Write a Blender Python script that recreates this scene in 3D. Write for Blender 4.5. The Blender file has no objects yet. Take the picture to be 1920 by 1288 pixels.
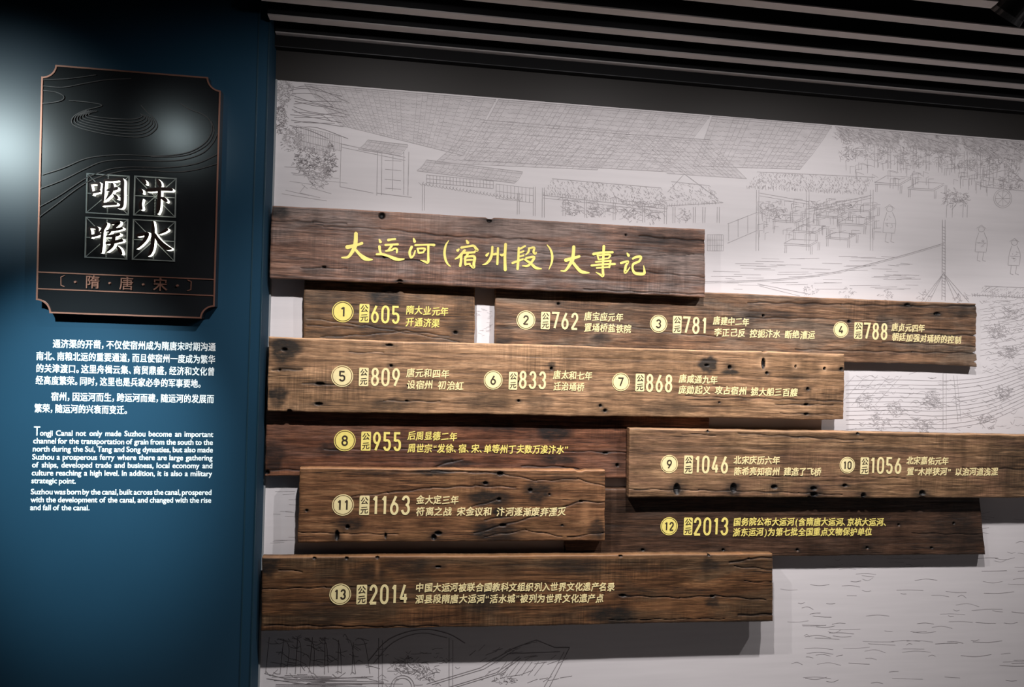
import bpy, math, random
import numpy as np
from mathutils import Matrix, Vector

# ------------------------------------------------------------------ camera, world, light, exposure
S = bpy.context.scene
COL = S.collection
W, H, F = 1920, 1288, 1387.0
CAM = np.array([0.0, -2.9, 1.60])
yaw, pitch, roll = math.radians(8.344), math.radians(-0.989), math.radians(2.005)
cy, sy, cp, sp = math.cos(yaw), math.sin(yaw), math.cos(pitch), math.sin(pitch)
_f = np.array([sy * cp, cy * cp, sp]); _r = np.array([cy, -sy, 0.0]); _u = np.cross(_r, _f)
_r2 = math.cos(roll) * _r + math.sin(roll) * _u
_u2 = -math.sin(roll) * _r + math.cos(roll) * _u
cam = bpy.data.cameras.new('camera'); camo = bpy.data.objects.new('camera', cam); COL.objects.link(camo)
cam.sensor_width = 36.0; cam.lens = F / W * 36.0; cam.clip_start = 0.05
M = Matrix.Identity(4)
for i in range(3):
    M[i][0] = _r2[i]; M[i][1] = _u2[i]; M[i][2] = -_f[i]; M[i][3] = CAM[i]
camo.matrix_world = M
S.camera = camo

def at(px, py, Y):
    """the point of the vertical plane y = Y seen at a pixel of the photograph"""
    d = (px - W / 2) / F * _r2 - (py - H / 2) / F * _u2 + _f
    return CAM + d * ((Y - CAM[1]) / d[1])

def atz(px, py, Z):
    d = (px - W / 2) / F * _r2 - (py - H / 2) / F * _u2 + _f
    return CAM + d * ((Z - CAM[2]) / d[2])

S.view_settings.view_transform = 'Standard'
S.view_settings.look = 'None'
S.view_settings.gamma = 1.0
S.view_settings.exposure = 0.0
S.view_settings.use_curve_mapping = False

world = bpy.data.worlds.new('hall'); S.world = world; world.use_nodes = True
bg = world.node_tree.nodes['Background']; bg.inputs[0].default_value = (0.9, 0.93, 1.0, 1); bg.inputs[1].default_value = 0.003

def spot(name, loc, aim, watts, size, blend, color, radius=0.03):
    l = bpy.data.lights.new(name, 'SPOT'); l.energy = watts; l.spot_size = math.radians(size); l.spot_blend = blend
    l.color = color; l.shadow_soft_size = radius
    o = bpy.data.objects.new(name, l); COL.objects.link(o); o.location = loc
    o.rotation_euler = (Vector(aim) - Vector(loc)).to_track_quat('-Z', 'Y').to_euler()
    return o

WARM = (1.0, 0.955, 0.955); COOL = (0.80, 0.97, 1.0)
LZ = 2.53
LAMP_C = at(1918, -4, -1.05)                                   # the one lamp the photograph shows
LAMP_AX = np.array([-.30, .66, -.69]); LAMP_AX /= np.linalg.norm(LAMP_AX)
l3 = LAMP_C + LAMP_AX * .085
for loc, aim, w in (((-.10, -1.05, LZ), (.05, 0, 0.0), 104), ((.85, -1.05, LZ), (.85, 0, 0.0), 104), (tuple(l3), (1.80, 0, 0.0), 100), ((2.75, -1.05, LZ), (2.7, 0, 0.0), 60)):
    spot('wall_spot', loc, aim, w, 94, 1.0, WARM, 0.02)
    spot('wall_spot_spill', loc, aim, w * .19, 170, .5, WARM, 0.02)
def mirrored(px, py, Y, Z):
    """where a lamp at height Z hangs if the glossy plane y = Y shows its reflection at this pixel"""
    p = at(px, py, Y); d = p - CAM; q = p + d * ((Z - p[2]) / d[2])
    return (float(q[0]), float(2 * Y - q[1]), Z)
LA = mirrored(335, 258, -.19, 2.56); LB = mirrored(-4, 272, -.15, 2.56)
GA = at(335, 258, -.19); GB = at(-4, 272, -.15)
spot('text_spot', LA, (-1.10, -.15, 1.18), 480, 32, 1.0, COOL, .03)
spot('plaque_spot', LA, tuple(GA), 3.4, 17, 1.0, COOL, .06)
spot('side_spot', LB, tuple(GB), 88, 25, 1.0, COOL, .05)
spot('bounce_fill_spot', (4.6, -2.9, 2.60), (4.5, -2.5, 0.0), 1300, 72, 0.8, WARM, 0.05)  # added unseen lamp; its bounce off the floor brightens the slats

# ------------------------------------------------------------------ helpers
def tag(o, label=None, cat=None, group=None, kind=None):
    if label: o['label'] = label
    if cat: o['category'] = cat
    if group: o['group'] = group
    if kind: o['kind'] = kind
    return o

def empty(name, loc=(0, 0, 0)):
    o = bpy.data.objects.new(name, None); COL.objects.link(o); o.location = loc
    o.empty_display_size = 0.05
    return o

class MB:
    """collects faces of one mesh"""
    def __init__(s): s.v = []; s.f = []; s.m = []
    def add(s, verts, faces, mat=0):
        b = len(s.v); s.v.extend([tuple(map(float, p)) for p in verts])
        s.f.extend([tuple(b + i for i in f) for f in faces]); s.m.extend([mat] * len(faces))
    def box(s, x0, x1, y0, y1, z0, z1, mat=0):
        vs = [(x, y, z) for x in (x0, x1) for y in (y0, y1) for z in (z0, z1)]
        s.add(vs, [(0, 1, 3, 2), (4, 6, 7, 5), (0, 4, 5, 1), (2, 3, 7, 6), (0, 2, 6, 4), (1, 5, 7, 3)], mat)
    def prism(s, loop, y0, y1, mf=0, ms=0):
        """loop of (x, z), counter-clockwise seen from -y; y0 front (nearer the viewer), y1 back"""
        n = len(loop)
        vs = [(x, y0, z) for x, z in loop] + [(x, y1, z) for x, z in loop]
        s.add(vs, [tuple(range(n))], mf)
        s.add(vs, [tuple(range(2 * n - 1, n - 1, -1))] + [], ms)
        s.add(vs, [(i, i + n, (i + 1) % n + n, (i + 1) % n) for i in range(n)], ms)
    def cyl(s, p0, p1, r0, r1, n=24, mat=0, caps=True):
        p0 = np.array(p0, float); p1 = np.array(p1, float); d = (p1 - p0) / np.linalg.norm(p1 - p0)
        a = np.cross(d, [0, 0, 1.0]) if abs(d[2]) < .9 else np.cross(d, [1.0, 0, 0]); a /= np.linalg.norm(a); b = np.cross(d, a)
        vs = []
        for p, r in ((p0, r0), (p1, r1)):
            for i in range(n):
                t = 2 * math.pi * i / n; vs.append(p + r * (math.cos(t) * a + math.sin(t) * b))
        fs = [(i, (i + 1) % n, (i + 1) % n + n, i + n) for i in range(n)]
        if caps: fs += [tuple(range(n - 1, -1, -1)), tuple(range(n, 2 * n))]
        s.add(vs, fs, mat)
    def build(s, name, mats, parent=None, smooth=False):
        me = bpy.data.meshes.new(name); me.from_pydata(s.v, [], s.f)
        if not isinstance(mats, (list, tuple)): mats = [mats]
        for m in mats: me.materials.append(m)
        me.polygons.foreach_set('material_index', s.m)
        if smooth: me.polygons.foreach_set('use_smooth', [True] * len(s.f))
        me.update()
        o = bpy.data.objects.new(name, me); COL.objects.link(o)
        if parent:
            o.parent = parent
            me.transform(Matrix.Translation(-world_loc(parent)))
        return o

def world_loc(o):
    v = Vector((0, 0, 0))
    while o: v = v + o.location; o = o.parent
    return v

def mat(name, color, rough=0.5, metal=0.0, emit=None, estr=0.0, spec=0.5, noise=None, bump=0.0):
    m = bpy.data.materials.new(name); m.use_nodes = True; nt = m.node_tree; b = nt.nodes['Principled BSDF']
    b.inputs['Roughness'].default_value = rough; b.inputs['Metallic'].default_value = metal
    b.inputs['Specular IOR Level'].default_value = spec
    b.inputs['Base Color'].default_value = (*color, 1)
    if emit:
        b.inputs['Emission Color'].default_value = (*emit, 1); b.inputs['Emission Strength'].default_value = estr
    if noise:
        sc, amt = noise
        tc = nt.nodes.new('ShaderNodeTexCoord'); mp = nt.nodes.new('ShaderNodeMapping'); mp.inputs['Scale'].default_value = sc
        no = nt.nodes.new('ShaderNodeTexNoise'); no.inputs['Scale'].default_value = 1.0; no.inputs['Detail'].default_value = 6
        nt.links.new(tc.outputs['Object'], mp.inputs[0]); nt.links.new(mp.outputs[0], no.inputs['Vector'])
        mr = nt.nodes.new('ShaderNodeMapRange'); mr.inputs[1].default_value = .3; mr.inputs[2].default_value = .7
        mr.inputs[3].default_value = 1 - amt; mr.inputs[4].default_value = 1 + amt
        nt.links.new(no.outputs['Fac'], mr.inputs[0])
        mx = nt.nodes.new('ShaderNodeMix'); mx.data_type = 'RGBA'; mx.blend_type = 'MULTIPLY'; mx.inputs[0].default_value = 1
        mx.inputs[6].default_value = (*color, 1); nt.links.new(mr.outputs[0], mx.inputs[7])
        nt.links.new(mx.outputs[2], b.inputs['Base Color'])
        if bump:
            bp = nt.nodes.new('ShaderNodeBump'); bp.inputs['Strength'].default_value = bump; bp.inputs['Distance'].default_value = .002
            nt.links.new(no.outputs['Fac'], bp.inputs['Height']); nt.links.new(bp.outputs[0], b.inputs['Normal'])
    return m

# ------------------------------------------------------------------ strokes, digits and type
def catmull(pts, k=5):
    P = np.array(pts, float)
    if len(P) < 3: return P
    out = []
    Q = np.vstack([2 * P[0] - P[1], P, 2 * P[-1] - P[-2]])
    for i in range(1, len(Q) - 2):
        p0, p1, p2, p3 = Q[i - 1:i + 3]
        for j in range(k):
            t = j / k
            out.append(.5 * (2 * p1 + (p2 - p0) * t + (2 * p0 - 5 * p1 + 4 * p2 - p3) * t * t + (3 * p1 - p0 - 3 * p2 + p3) * t ** 3))
    out.append(P[-1])
    return np.array(out)

def ribbon(P, closed=False, rnd=False, miter=True):
    """P: (x, z, width) rows -> left and right outlines"""
    P = np.array(P, float); xy = P[:, :2]; w = P[:, 2] / 2
    n = len(P)
    if closed:
        t = np.roll(xy, -1, 0) - np.roll(xy, 1, 0)
        t /= np.linalg.norm(t, axis=1)[:, None] + 1e-12
        nn = np.stack([-t[:, 1], t[:, 0]], 1); k = np.ones(n)
    else:
        d = np.diff(xy, axis=0); d /= np.linalg.norm(d, axis=1)[:, None] + 1e-12
        a = np.vstack([d[:1], d]); b = np.vstack([d, d[-1:]])
        t = a + b; L = np.linalg.norm(t, axis=1); bad = L < .3; t[bad] = b[bad]; t /= np.linalg.norm(t, axis=1)[:, None] + 1e-12
        nn = np.stack([-t[:, 1], t[:, 0]], 1)
        k = 1 / np.maximum(.6, np.abs((nn * np.stack([-b[:, 1], b[:, 0]], 1)).sum(1))) if miter else np.ones(n)
    L_ = xy + nn * (w * k)[:, None]; R_ = xy - nn * (w * k)[:, None]
    if rnd and not closed:
        # rounded tips: one extra narrower pair at each end
        for end in (0, -1):
            d0 = xy[0] - xy[1] if end == 0 else xy[-1] - xy[-2]
            d0 = d0 / (np.linalg.norm(d0) + 1e-12); q = xy[end] + d0 * w[end] * .75
            l = q + nn[end] * w[end] * .45; r = q - nn[end] * w[end] * .45
            if end == 0: L_ = np.vstack([l, L_]); R_ = np.vstack([r, R_])
            else: L_ = np.vstack([L_, l]); R_ = np.vstack([R_, r])
    return L_, R_

def put_ribbon(mb, L, R, y0, y1, closed=False, mf=0, ms=0):
    n = len(L)
    vs = [(p[0], y0, p[1]) for p in L] + [(p[0], y0, p[1]) for p in R] + [(p[0], y1, p[1]) for p in L] + [(p[0], y1, p[1]) for p in R]
    m = n if closed else n - 1
    fr, sd = [], []
    for i in range(m):
        j = (i + 1) % n
        fr.append((i, n + i, n + j, j))
        sd.append((i, j, 2 * n + j, 2 * n + i)); sd.append((n + i, 3 * n + i, 3 * n + j, n + j))
    if not closed:
        sd.append((0, 2 * n, 3 * n, n)); sd.append((n - 1, 2 * n - 1, 4 * n - 1, 3 * n - 1))
    mb.add(vs, fr, mf); mb.add(vs, sd, ms)

def arc(cx, cz, rx, rz, a0, a1, n=12):
    return [(cx + rx * math.cos(math.radians(a0 + (a1 - a0) * i / n)), cz + rz * math.sin(math.radians(a0 + (a1 - a0) * i / n))) for i in range(n + 1)]

DIG = {
    '0': [(1, arc(.5, .72, .5, .28, 0, 180) + arc(.5, .28, .5, .28, 180, 360))],
    '1': [(0, [(.12, .80), (.62, 1.0)]), (0, [(.62, 1.02), (.62, 0)])],
    '2': [(0, arc(.5, .73, .46, .27, 180, -25) + [(.02, 0)]), (0, [(-.02, .0), (1, .0)])],
    '3': [(0, arc(.48, .75, .44, .25, 170, -85)), (0, arc(.46, .27, .5, .27, 85, -170))],
    '4': [(0, [(.62, 1.02), (.02, .24)]), (0, [(-.04, .24), (1.05, .24)]), (0, [(.74, .5), (.74, 0)])],
    '5': [(0, [(.95, 1.0), (.08, 1.0), (.06, .52)]), (0, [(.06, .55)] + arc(.5, .34, .46, .24, 110, 0, 8) + arc(.5, .26, .46, .26, -0, -165, 10))],
    '6': [(1, arc(.5, .30, .47, .30, 0, 345, 22)), (0, [(.70, 1.02), (.10, .46)])],
    '7': [(0, [(.0, .92), (.0, 1.0), (.97, 1.0), (.36, 0)])],
    '8': [(1, arc(.5, .77, .42, .23, 0, 345, 20)), (1, arc(.5, .27, .48, .27, 0, 345, 22))],
    '9': [(1, arc(.5, .70, .47, .30, 0, 345, 22)), (0, [(.30, -.02), (.90, .54)])],
}

def put_number(mb, txt, x0, x1, z0, z1, y0, y1, sw, gap=.24, mf=0):
    """condensed sans numerals filling the box x0..x1, z0..z1; sw = stroke width"""
    n = len(txt); ws = [.72 if c == '1' else 1.0 for c in txt]
    full = x1 - x0; unit = full / (sum(ws) + gap * (n - 1)); x = x0
    for q, c in enumerate(txt):
        w = unit * ws[q]
        for e, (closed, pts) in enumerate(DIG[c]):
            P = []
            for (a, b) in pts:
                if c == '1': a = a * .95
                P.append((x + sw / 2 + a * (unit - sw) * (ws[q] if c == '1' else 1), z0 + sw / 2 + b * (z1 - z0 - sw), sw))
            L, R = ribbon(P, bool(closed))
            put_ribbon(mb, L, R, y0 - e * .00012, y1, bool(closed), mf, mf)
        x += w + unit * gap

GL = {}
def glyph(txt, bold=0.0):
    """outline of a character or word of the application's own default type, as a flat mesh (x, y), with its bounds"""
    k = (txt, bold)
    if k in GL: return GL[k]
    c = bpy.data.curves.new('type', 'FONT'); c.body = txt; c.size = 1.0; c.resolution_u = 3; c.fill_mode = 'FRONT'
    o = bpy.data.objects.new('type', c); COL.objects.link(o)
    dg = bpy.context.evaluated_depsgraph_get(); dg.update()
    me = bpy.data.meshes.new_from_object(o.evaluated_get(dg))
    n = len(me.vertices); v = np.zeros(n * 3); me.vertices.foreach_get('co', v); v = v.reshape(-1, 3)[:, :2]
    f = [tuple(p.vertices) for p in me.polygons]
    # boundary edges for side walls
    cnt = {}
    for p in f:
        for i in range(len(p)):
            e = (p[i], p[(i + 1) % len(p)]); cnt[e] = 1
    bd = [e for e in cnt if (e[1], e[0]) not in cnt]
    bpy.data.meshes.remove(me); bpy.data.objects.remove(o); bpy.data.curves.remove(c)
    GL[k] = (v, f, bd, bold)
    return GL[k]

def put_glyph(mb, g, ox, oz, sx, sz, y0, y1, slant=0.0, lift=0.0, mf=0):
    v, f, bd, bold = g
    n = len(v)
    if n == 0: return
    X = ox + v[:, 0] * sx + v[:, 1] * slant * sx; Z = oz + v[:, 1] * sz + v[:, 0] * lift * sz
    # a heavier weight: the outline laid down again a hair to each side
    for q, (dx, dz) in enumerate(((0, 0),) if bold <= 0 else ((-1, -.6), (1, -.6), (1, .6), (-1, .6))):
        yy = y0 - q * .00007
        vs = np.concatenate([np.stack([X + dx * bold * sx, np.full(n, yy), Z + dz * bold * sz], 1), np.stack([X + dx * bold * sx, np.full(n, y1), Z + dz * bold * sz], 1)])
        mb.add(vs, list(f) + [(b, a, a + n, b + n) for a, b in bd], mf)

PUNCT = '，。、（）()“”'
def put_cjk(mb, txt, xa, za, xb, zb, size, y0, y1, bold=0.012, slant=0.0, lift=0.0, half=0.55, jit=0.0, rng=None):
    """a line of Chinese from (xa, za) to (xb, zb) (centres of the line's height), em size `size`"""
    adv = []
    for c in txt:
        adv.append(.5 if c == ' ' else (half if c in PUNCT else 1.0))
    tot = sum(adv); u = (xb - xa) / tot; x = 0.0
    for c, a in zip(txt, adv):
        if c != ' ':
            g = glyph(c, bold if c not in PUNCT else bold * .6)
            s = size if size < u * 1.04 else u * 1.0
            sx = u * .98
            t = (x + a / 2) / tot
            cx = xa + (x + a / 2) * u; cz = za + (zb - za) * t
            v = g[0]
            if len(v):
                if c in '，。、': mid = (v[:, 0].min() + v[:, 0].max()) / 2 + .12; mz = .38
                elif c in PUNCT: mid = (v[:, 0].min() + v[:, 0].max()) / 2; mz = .38
                else: mid = .5 if abs((v[:, 0].min() + v[:, 0].max()) / 2 - .5) < .2 else (v[:, 0].min() + v[:, 0].max()) / 2; mz = .38
                jx = (rng.random() - .5) * jit if rng else 0; jz = (rng.random() - .5) * jit if rng else 0
                put_glyph(mb, g, cx - (mid + slant * mz) * sx + jx * sx, cz - (mz + lift * mid) * size + jz * size, sx, size, y0, y1, slant, lift)
        x += a * u / u

def brush(mb, strokes, ox, oy, sc, Y, y0, y1, mf=0, ms=0, wk=1.0, rnd=True):
    """brush strokes given as (x, y, width) in a crop of the photograph (origin ox, oy, scale sc), laid on plane Y"""
    for e, st in enumerate(strokes):
        P = catmull(st, 5); Q = []
        for (a, b, w) in P:
            p = at(ox + a / sc, oy + b / sc, Y); Q.append((p[0], p[2], max(w, 8) * wk / sc * PXM * (Y - CAM[1]) / 2.9))
        L, R = ribbon(Q, False, rnd, False)
        put_ribbon(mb, L, R, y0 - e * .00012, y1, False, mf, ms)

PXM = 2.9 / F     # metres per pixel on the back wall

# ------------------------------------------------------------------ the setting
XE = .5 * (at(515, 152, 0)[0] + at(487, 1288, 0)[0])         # where the white mural meets the blue wall
ZT = float(np.mean([at(515, 151, 0)[2], at(1920, 263, 0)[2]]))  # top of the mural
YB = -0.15                                                   # face of the blue wall
CEIL = 2.66

def wood_floor():
    m = mat('grey_stone_floor', (.075, .07, .07), .45, noise=((3, 3, 3), .12))
    return m
b = MB(); b.box(-4.5, 5.5, -6.5, 0.1, -0.05, 0.0)
tag(b.build('floor', wood_floor()), 'grey stone hall floor', 'floor', kind='structure')
b = MB(); b.box(XE - .02, 5.5, 0.0, 0.12, 0, 3.2)
tag(b.build('wall_back', mat('white_plaster', (.70, .68, .67), .8, noise=((4, 4, 4), .04))), 'white wall behind the mural', 'wall', kind='structure')
MB_BLUE = mat('blue_wall_paint', (.0135, .047, .082), .29, spec=.5, noise=((2, 2, 2), .05))
b = MB(); b.box(-4.5, XE, YB, 0.12, 0, 3.2); b.m[1] = 1
tag(b.build('wall_left', [MB_BLUE, mat('matt_blue_return', (.012, .042, .072), .75, spec=.15, noise=((2, 2, 2), .05))]), 'dark blue painted projecting wall on the left', 'wall', kind='structure')
BLACK = mat('matt_black_paint', (.006, .006, .0065), .7, spec=.2, noise=((6, 6, 6), .1))
b = MB(); b.box(-4.5, 5.5, -6.5, 0.12, 3.05, 3.15)
tag(b.build('ceiling', BLACK), 'black ceiling void above the slats', 'ceiling', kind='structure')
FASC = mat('dark_brown_fascia', (.017, .0142, .0122), .55, noise=((2, 2, 8), .1))
ZF = float(np.mean([at(1200, 166, 0)[2], at(1800, 216, 0)[2]]))
b = MB(); b.box(XE, 5.5, -0.012, 0.0, ZT, ZF + .12)
tag(b.build('trim_1', FASC), 'dark brown fascia board running above the mural', 'fascia', kind='structure')
b = MB(); b.box(XE, 5.5, -.05, 0.0, ZF + .022, ZF + .10, 1); b.box(XE, 5.5, -.0515, -.05, ZF + .022, ZF + .0245, 0)
tag(b.build('trim_2', [mat('bare_metal_edge', (.10, .10, .105), .35, .6, noise=((3, 3, 3), .1)), BLACK]), 'black metal edge strip between fascia and slats', 'edge strip', kind='structure')

# corner bead of the blue wall
b = MB(); b.box(XE, XE + .006, -.012, 0.0, 0, ZT)
tag(b.build('trim_3', mat('pale_corner_bead', (.28, .30, .31), .5, noise=((3, 3, 3), .05))), 'thin pale bead where mural meets the blue wall', 'corner bead', kind='structure')
b = MB(); b.box(XE - .004, XE + .0, YB - .003, YB, 0, 3.05); b.box(XE - .04, XE - .036, YB - .0025, YB, 0, 3.05)
tag(b.build('trim_4', mat('dark_corner_profile', (.012, .04, .06), .4, noise=((3, 3, 3), .05))), 'dark corner profile on the edge of the blue wall', 'corner profile', kind='structure')

# ceiling slats, parallel to the wall
SLAT = mat('lit_slat_underside', (.55, .505, .49), .5, .0, noise=((1.5, 8, 8), .08))  # underside colour raised to stand for light bounced up onto dark slats
SLATS = mat('black_slat_side', (.006, .006, .007), .6, spec=.3, noise=((3, 3, 3), .1))
rows = [(1200, 121, 131), (1200, 90, 100.5), (1200, 57, 68.6), (1200, 21.4, 33)]
ys = [(atz(x, a, CEIL)[1], atz(x, c, CEIL)[1]) for x, a, c in rows]
cen = [.5 * (p + q) for p, q in ys]; wid = .88 * float(np.mean([abs(p - q) for p, q in ys]))
step = (cen[-1] - cen[0]) / (len(cen) - 1)
ords = ['nearest the mural wall', 'second out from the mural wall', 'third out from the mural wall', 'fourth out from the mural wall',
        'fifth out from the mural wall', 'sixth out from the mural wall', 'seventh out from the mural wall', 'eighth out from the mural wall']
for i in range(8):
    yc = cen[0] + step * i
    b = MB(); x0, x1 = XE + .005, 5.4
    h = wid / 2
    b.box(x0, x1, yc - h, yc + h, CEIL, CEIL + .004, 0)
    b.box(x0, x1, yc - h, yc - h + .003, CEIL + .004, CEIL + .14, 1); b.box(x0, x1, yc + h - .003, yc + h, CEIL + .004, CEIL + .14, 1)
    b.box(x0, x1, yc - h, yc + h, CEIL + .14, 3.05, 1)
    tag(b.build('ceiling_slat', [SLAT, SLATS]), 'long dark ceiling slat, ' + ords[i], 'ceiling slat', 'ceiling slats running along the wall')

# ------------------------------------------------------------------ mural
YM = -0.004
PAPER = mat('mural_paper', (.76, .725, .73), .75, spec=.25, noise=((2.5, 2, 40), .035))
INK = mat('mural_ink', (.44, .41, .415), .8, spec=.2, noise=((30, 30, 30), .2))
INK2 = mat('mural_ink_dark', (.28, .255, .26), .8, spec=.2, noise=((30, 30, 30), .2))
WASH = mat('mural_wash', (.665, .63, .635), .8, spec=.2, noise=((18, 18, 60), .09))
mural = empty('mural', (float(at(1200, 600, 0)[0]), YM, 0.0))
b = MB(); b.box(XE + .006, 5.4, YM, -0.0005, .06, ZT - .0005)
b.build('printed_panel', PAPER, mural)
tag(mural, 'pale grey line drawing mural of roofs and boats covering the wall behind the planks', 'mural')

rg = random.Random(5)
ink = MB(); wash = MB()
cnt = [0]
def line(pts, w=1.0, m=0, smooth=False, wob=0.0):
    P = [(x + rg.uniform(-wob, wob), y + rg.uniform(-wob, wob), w) for x, y in pts]
    if smooth and len(P) > 2: P = catmull(P, 4)
    Q = []
    for (x, y, ww) in P:
        p = at(x, y, YM); Q.append((p[0], p[2], ww * PXM))
    L, R = ribbon(Q)
    n = len(L); cnt[0] = (cnt[0] + 1) % 97
    y = YM - .0004 - cnt[0] * .000006
    vs = [(p[0], y, p[1]) for p in L] + [(p[0], y, p[1]) for p in R]
    ink.add(vs, [(i, n + i, n + i + 1, i + 1) for i in range(n - 1)], m)
def fill(pts):
    Q = [at(x, y, YM) for x, y in pts]; y = YM - .0002 - (len(wash.f) % 20) * .000007
    wash.add([(p[0], y, p[2]) for p in Q], [tuple(range(len(Q)))], 0)
def lerp(a, c, t): return (a[0] + (c[0] - a[0]) * t, a[1] + (c[1] - a[1]) * t)
def roof(A, B, C, D, nc, nr, w=.75, sag=3):
    """tiled roof: A-B ridge, D-C eave; courses of tiles as short scalloped strokes"""
    fill([A, B, C, D])
    line([A, lerp(A, B, .5), B], 1.3, 0, False, .6); line([(A[0], A[1] + 4), (B[0], B[1] + 4)], .8)
    line([D, C], 1.0, 0, False, .6)
    for i in range(nc + 1):
        t = i / nc; p = lerp(A, B, t); q = lerp(D, C, t)
        k = [lerp(p, q, s) for s in (0, .3, .6, 1)]
        k = [(x, y + sag * math.sin(math.pi * s)) for (x, y), s in zip(k, (0, .3, .6, 1))]
        if rg.random() < .85: line(k, w * .8, 0, False, .7)
    for r in range(1, nr):
        s = r / nr
        for i in range(nc):
            if rg.random() < .12: continue
            p = lerp(lerp(A, D, s), lerp(B, C, s), i / nc); q = lerp(lerp(A, D, s), lerp(B, C, s), (i + .85) / nc)
            m = ((p[0] + q[0]) / 2, (p[1] + q[1]) / 2 + 1.6)
            d = sag * math.sin(math.pi * s); o = rg.uniform(-.9, .9)
            line([(p[0], p[1] + d + o), (m[0], m[1] + d + o), (q[0], q[1] + d + o)], w, 0)
def thatch(A, B, C, D, n):
    line([A, B], 1.1, 0, False, .5)
    for i in range(n):
        s, t = rg.random(), rg.random(); p = lerp(lerp(A, D, s), lerp(B, C, s), t)
        dx = (D[0] - A[0]) / max(1, abs(D[1] - A[1])); l = rg.uniform(4, 9)
        line([p, (p[0] + dx * l * .6 + rg.uniform(-3, 3) + 3, p[1] + l * .45)], .7)
    for i in range(int(abs(C[0] - D[0]) / 5)):
        p = lerp(D, C, i / (abs(C[0] - D[0]) / 5)); line([(p[0], p[1] - 2), (p[0] + rg.uniform(-1, 2), p[1] + rg.uniform(2, 5))], .7)
def post(x, y0, y1, g=4):
    line([(x, y0), (x - .3, y1)], .9, 0, False, .4); line([(x + g, y0), (x + g - .3, y1)], .9, 0, False, .4)
def table(x, y, w, d, h):
    A, B, C, D = (x, y), (x + w, y + w * .06), (x + w + d, y + w * .06 - d * .55), (x + d, y - d * .55)
    line([A, B, C, D, A], .9, 0, False, .4); line([(A[0], A[1] + 3), (B[0], B[1] + 3), (C[0], C[1] + 3)], .8)
    for p in (A, B, C): line([(p[0] + 2, p[1] + 3), (p[0] + 1.5, p[1] + h)], .9); line([(p[0] + 5, p[1] + 3), (p[0] + 4.5, p[1] + h)], .8)
def scribble(cx, cy, rx, ry, n, m=0, l=6, w=.8):
    for i in range(n):
        a = rg.uniform(0, 2 * math.pi); r = math.sqrt(rg.random()); x = cx + rx * r * math.cos(a); y = cy + ry * r * math.sin(a)
        line([(x, y), (x + rg.uniform(-l, l) * .6, y + rg.uniform(-l, l) * .5), (x + rg.uniform(-l, l), y + rg.uniform(-l, l) * .7)], w * .8, m, True)
def lattice(x0, y0, x1, y1, n, sl=.06, rowsn=3):
    for i in range(n + 1):
        x = x0 + (x1 - x0) * i / n; d = (x - x0) * sl; line([(x, y0 + d), (x, y1 + d)], .8, 0, False, .4)
    for j in range(rowsn + 1):
        y = y0 + (y1 - y0) * j / rowsn; line([(x0, y), (x1, y + (x1 - x0) * sl)], .8, 0, False, .3)
def walker(x, y, s=1.0):
    line([(x + 6 * s * math.cos(t), y + 5 * s * math.sin(t)) for t in np.linspace(0, 6.3, 9)], .8)
    line([(x - 9 * s, y - 2 * s), (x, y - 8 * s), (x + 9 * s, y - 1 * s)], .8)
    line([(x - 5 * s, y + 6 * s), (x - 10 * s, y + 22 * s), (x - 12 * s, y + 42 * s)], .9, 0, True); line([(x + 5 * s, y + 6 * s), (x + 11 * s, y + 22 * s), (x + 9 * s, y + 42 * s)], .9, 0, True)
    line([(x - 12 * s, y + 42 * s), (x + 9 * s, y + 43 * s)], .8); line([(x - 9 * s, y + 25 * s), (x + 10 * s, y + 26 * s)], .7)
    for d in (-6, 4): line([(x + d * s, y + 43 * s), (x + (d - 2) * s, y + 58 * s), (x + (d + 4) * s, y + 60 * s)], .9)
    scribble(x, y + 24 * s, 7 * s, 12 * s, 8, 0, 5 * s, .6)
def top(x): return 151 + (x - 515) * .0797
# tiled roofs along the upper band
roof((570, top(570) + 2), (930, top(930) + 2), (868, 292), (640, 236), 34, 15)
roof((935, top(935) + 2), (1330, top(1330) + 2), (1250, 322), (870, 300), 40, 16)
roof((1335, top(1335) + 2), (1560, top(1560) + 2), (1500, 318), (1300, 312), 22, 12)
roof((900, 225), (1180, 248), (1120, 318), (815, 305), 26, 9)
roof((1150, 250), (1330, 262), (1400, 335), (1250, 325), 18, 9)
for (x0, x1, h) in ((1565, 1690, 34), (1690, 1800, 38), (1800, 1925, 40)):
    fill([(x0, top(x0) + 2), (x1, top(x1) + 2), (x1 - 8, top(x1) + h), (x0 + 12, top(x0) + h - 6)])
    thatch((x0, top(x0) + 3), (x1, top(x1) + 3), (x1 - 8, top(x1) + h), (x0 + 12, top(x0) + h - 6), 260)
for i in range(70):
    x, y = rg.uniform(1040, 1250), rg.uniform(372, 400); l = rg.uniform(6, 16); line([(x, y), (x + l, y + rg.uniform(-5, 5)), (x + l * 1.4, y + rg.uniform(-2, 8))], .7)
for i in range(120):
    x, y = rg.uniform(1420, 1640), rg.uniform(372, 440); l = rg.uniform(5, 18); line([(x, y), (x + l, y + rg.uniform(-4, 3))], .65); line([(x, y), (x + rg.uniform(-1, 1), y + rg.uniform(6, 18))], .65)
for i in range(110):
    x = rg.uniform(1580, 1915); y = top(x) + rg.uniform(36, 92); l = rg.uniform(5, 18); line([(x, y), (x + l, y + rg.uniform(-4, 6))], .65); line([(x, y), (x + rg.uniform(-1, 1), y + rg.uniform(8, 22))], .7)
for i in range(130):
    x, y = rg.uniform(1590, 1920), rg.uniform(700, 806); l = rg.uniform(6, 22); line([(x, y), (x + l * .5, y + rg.uniform(-5, 5)), (x + l, y + rg.uniform(-5, 5))], .6, 0, True)
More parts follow.
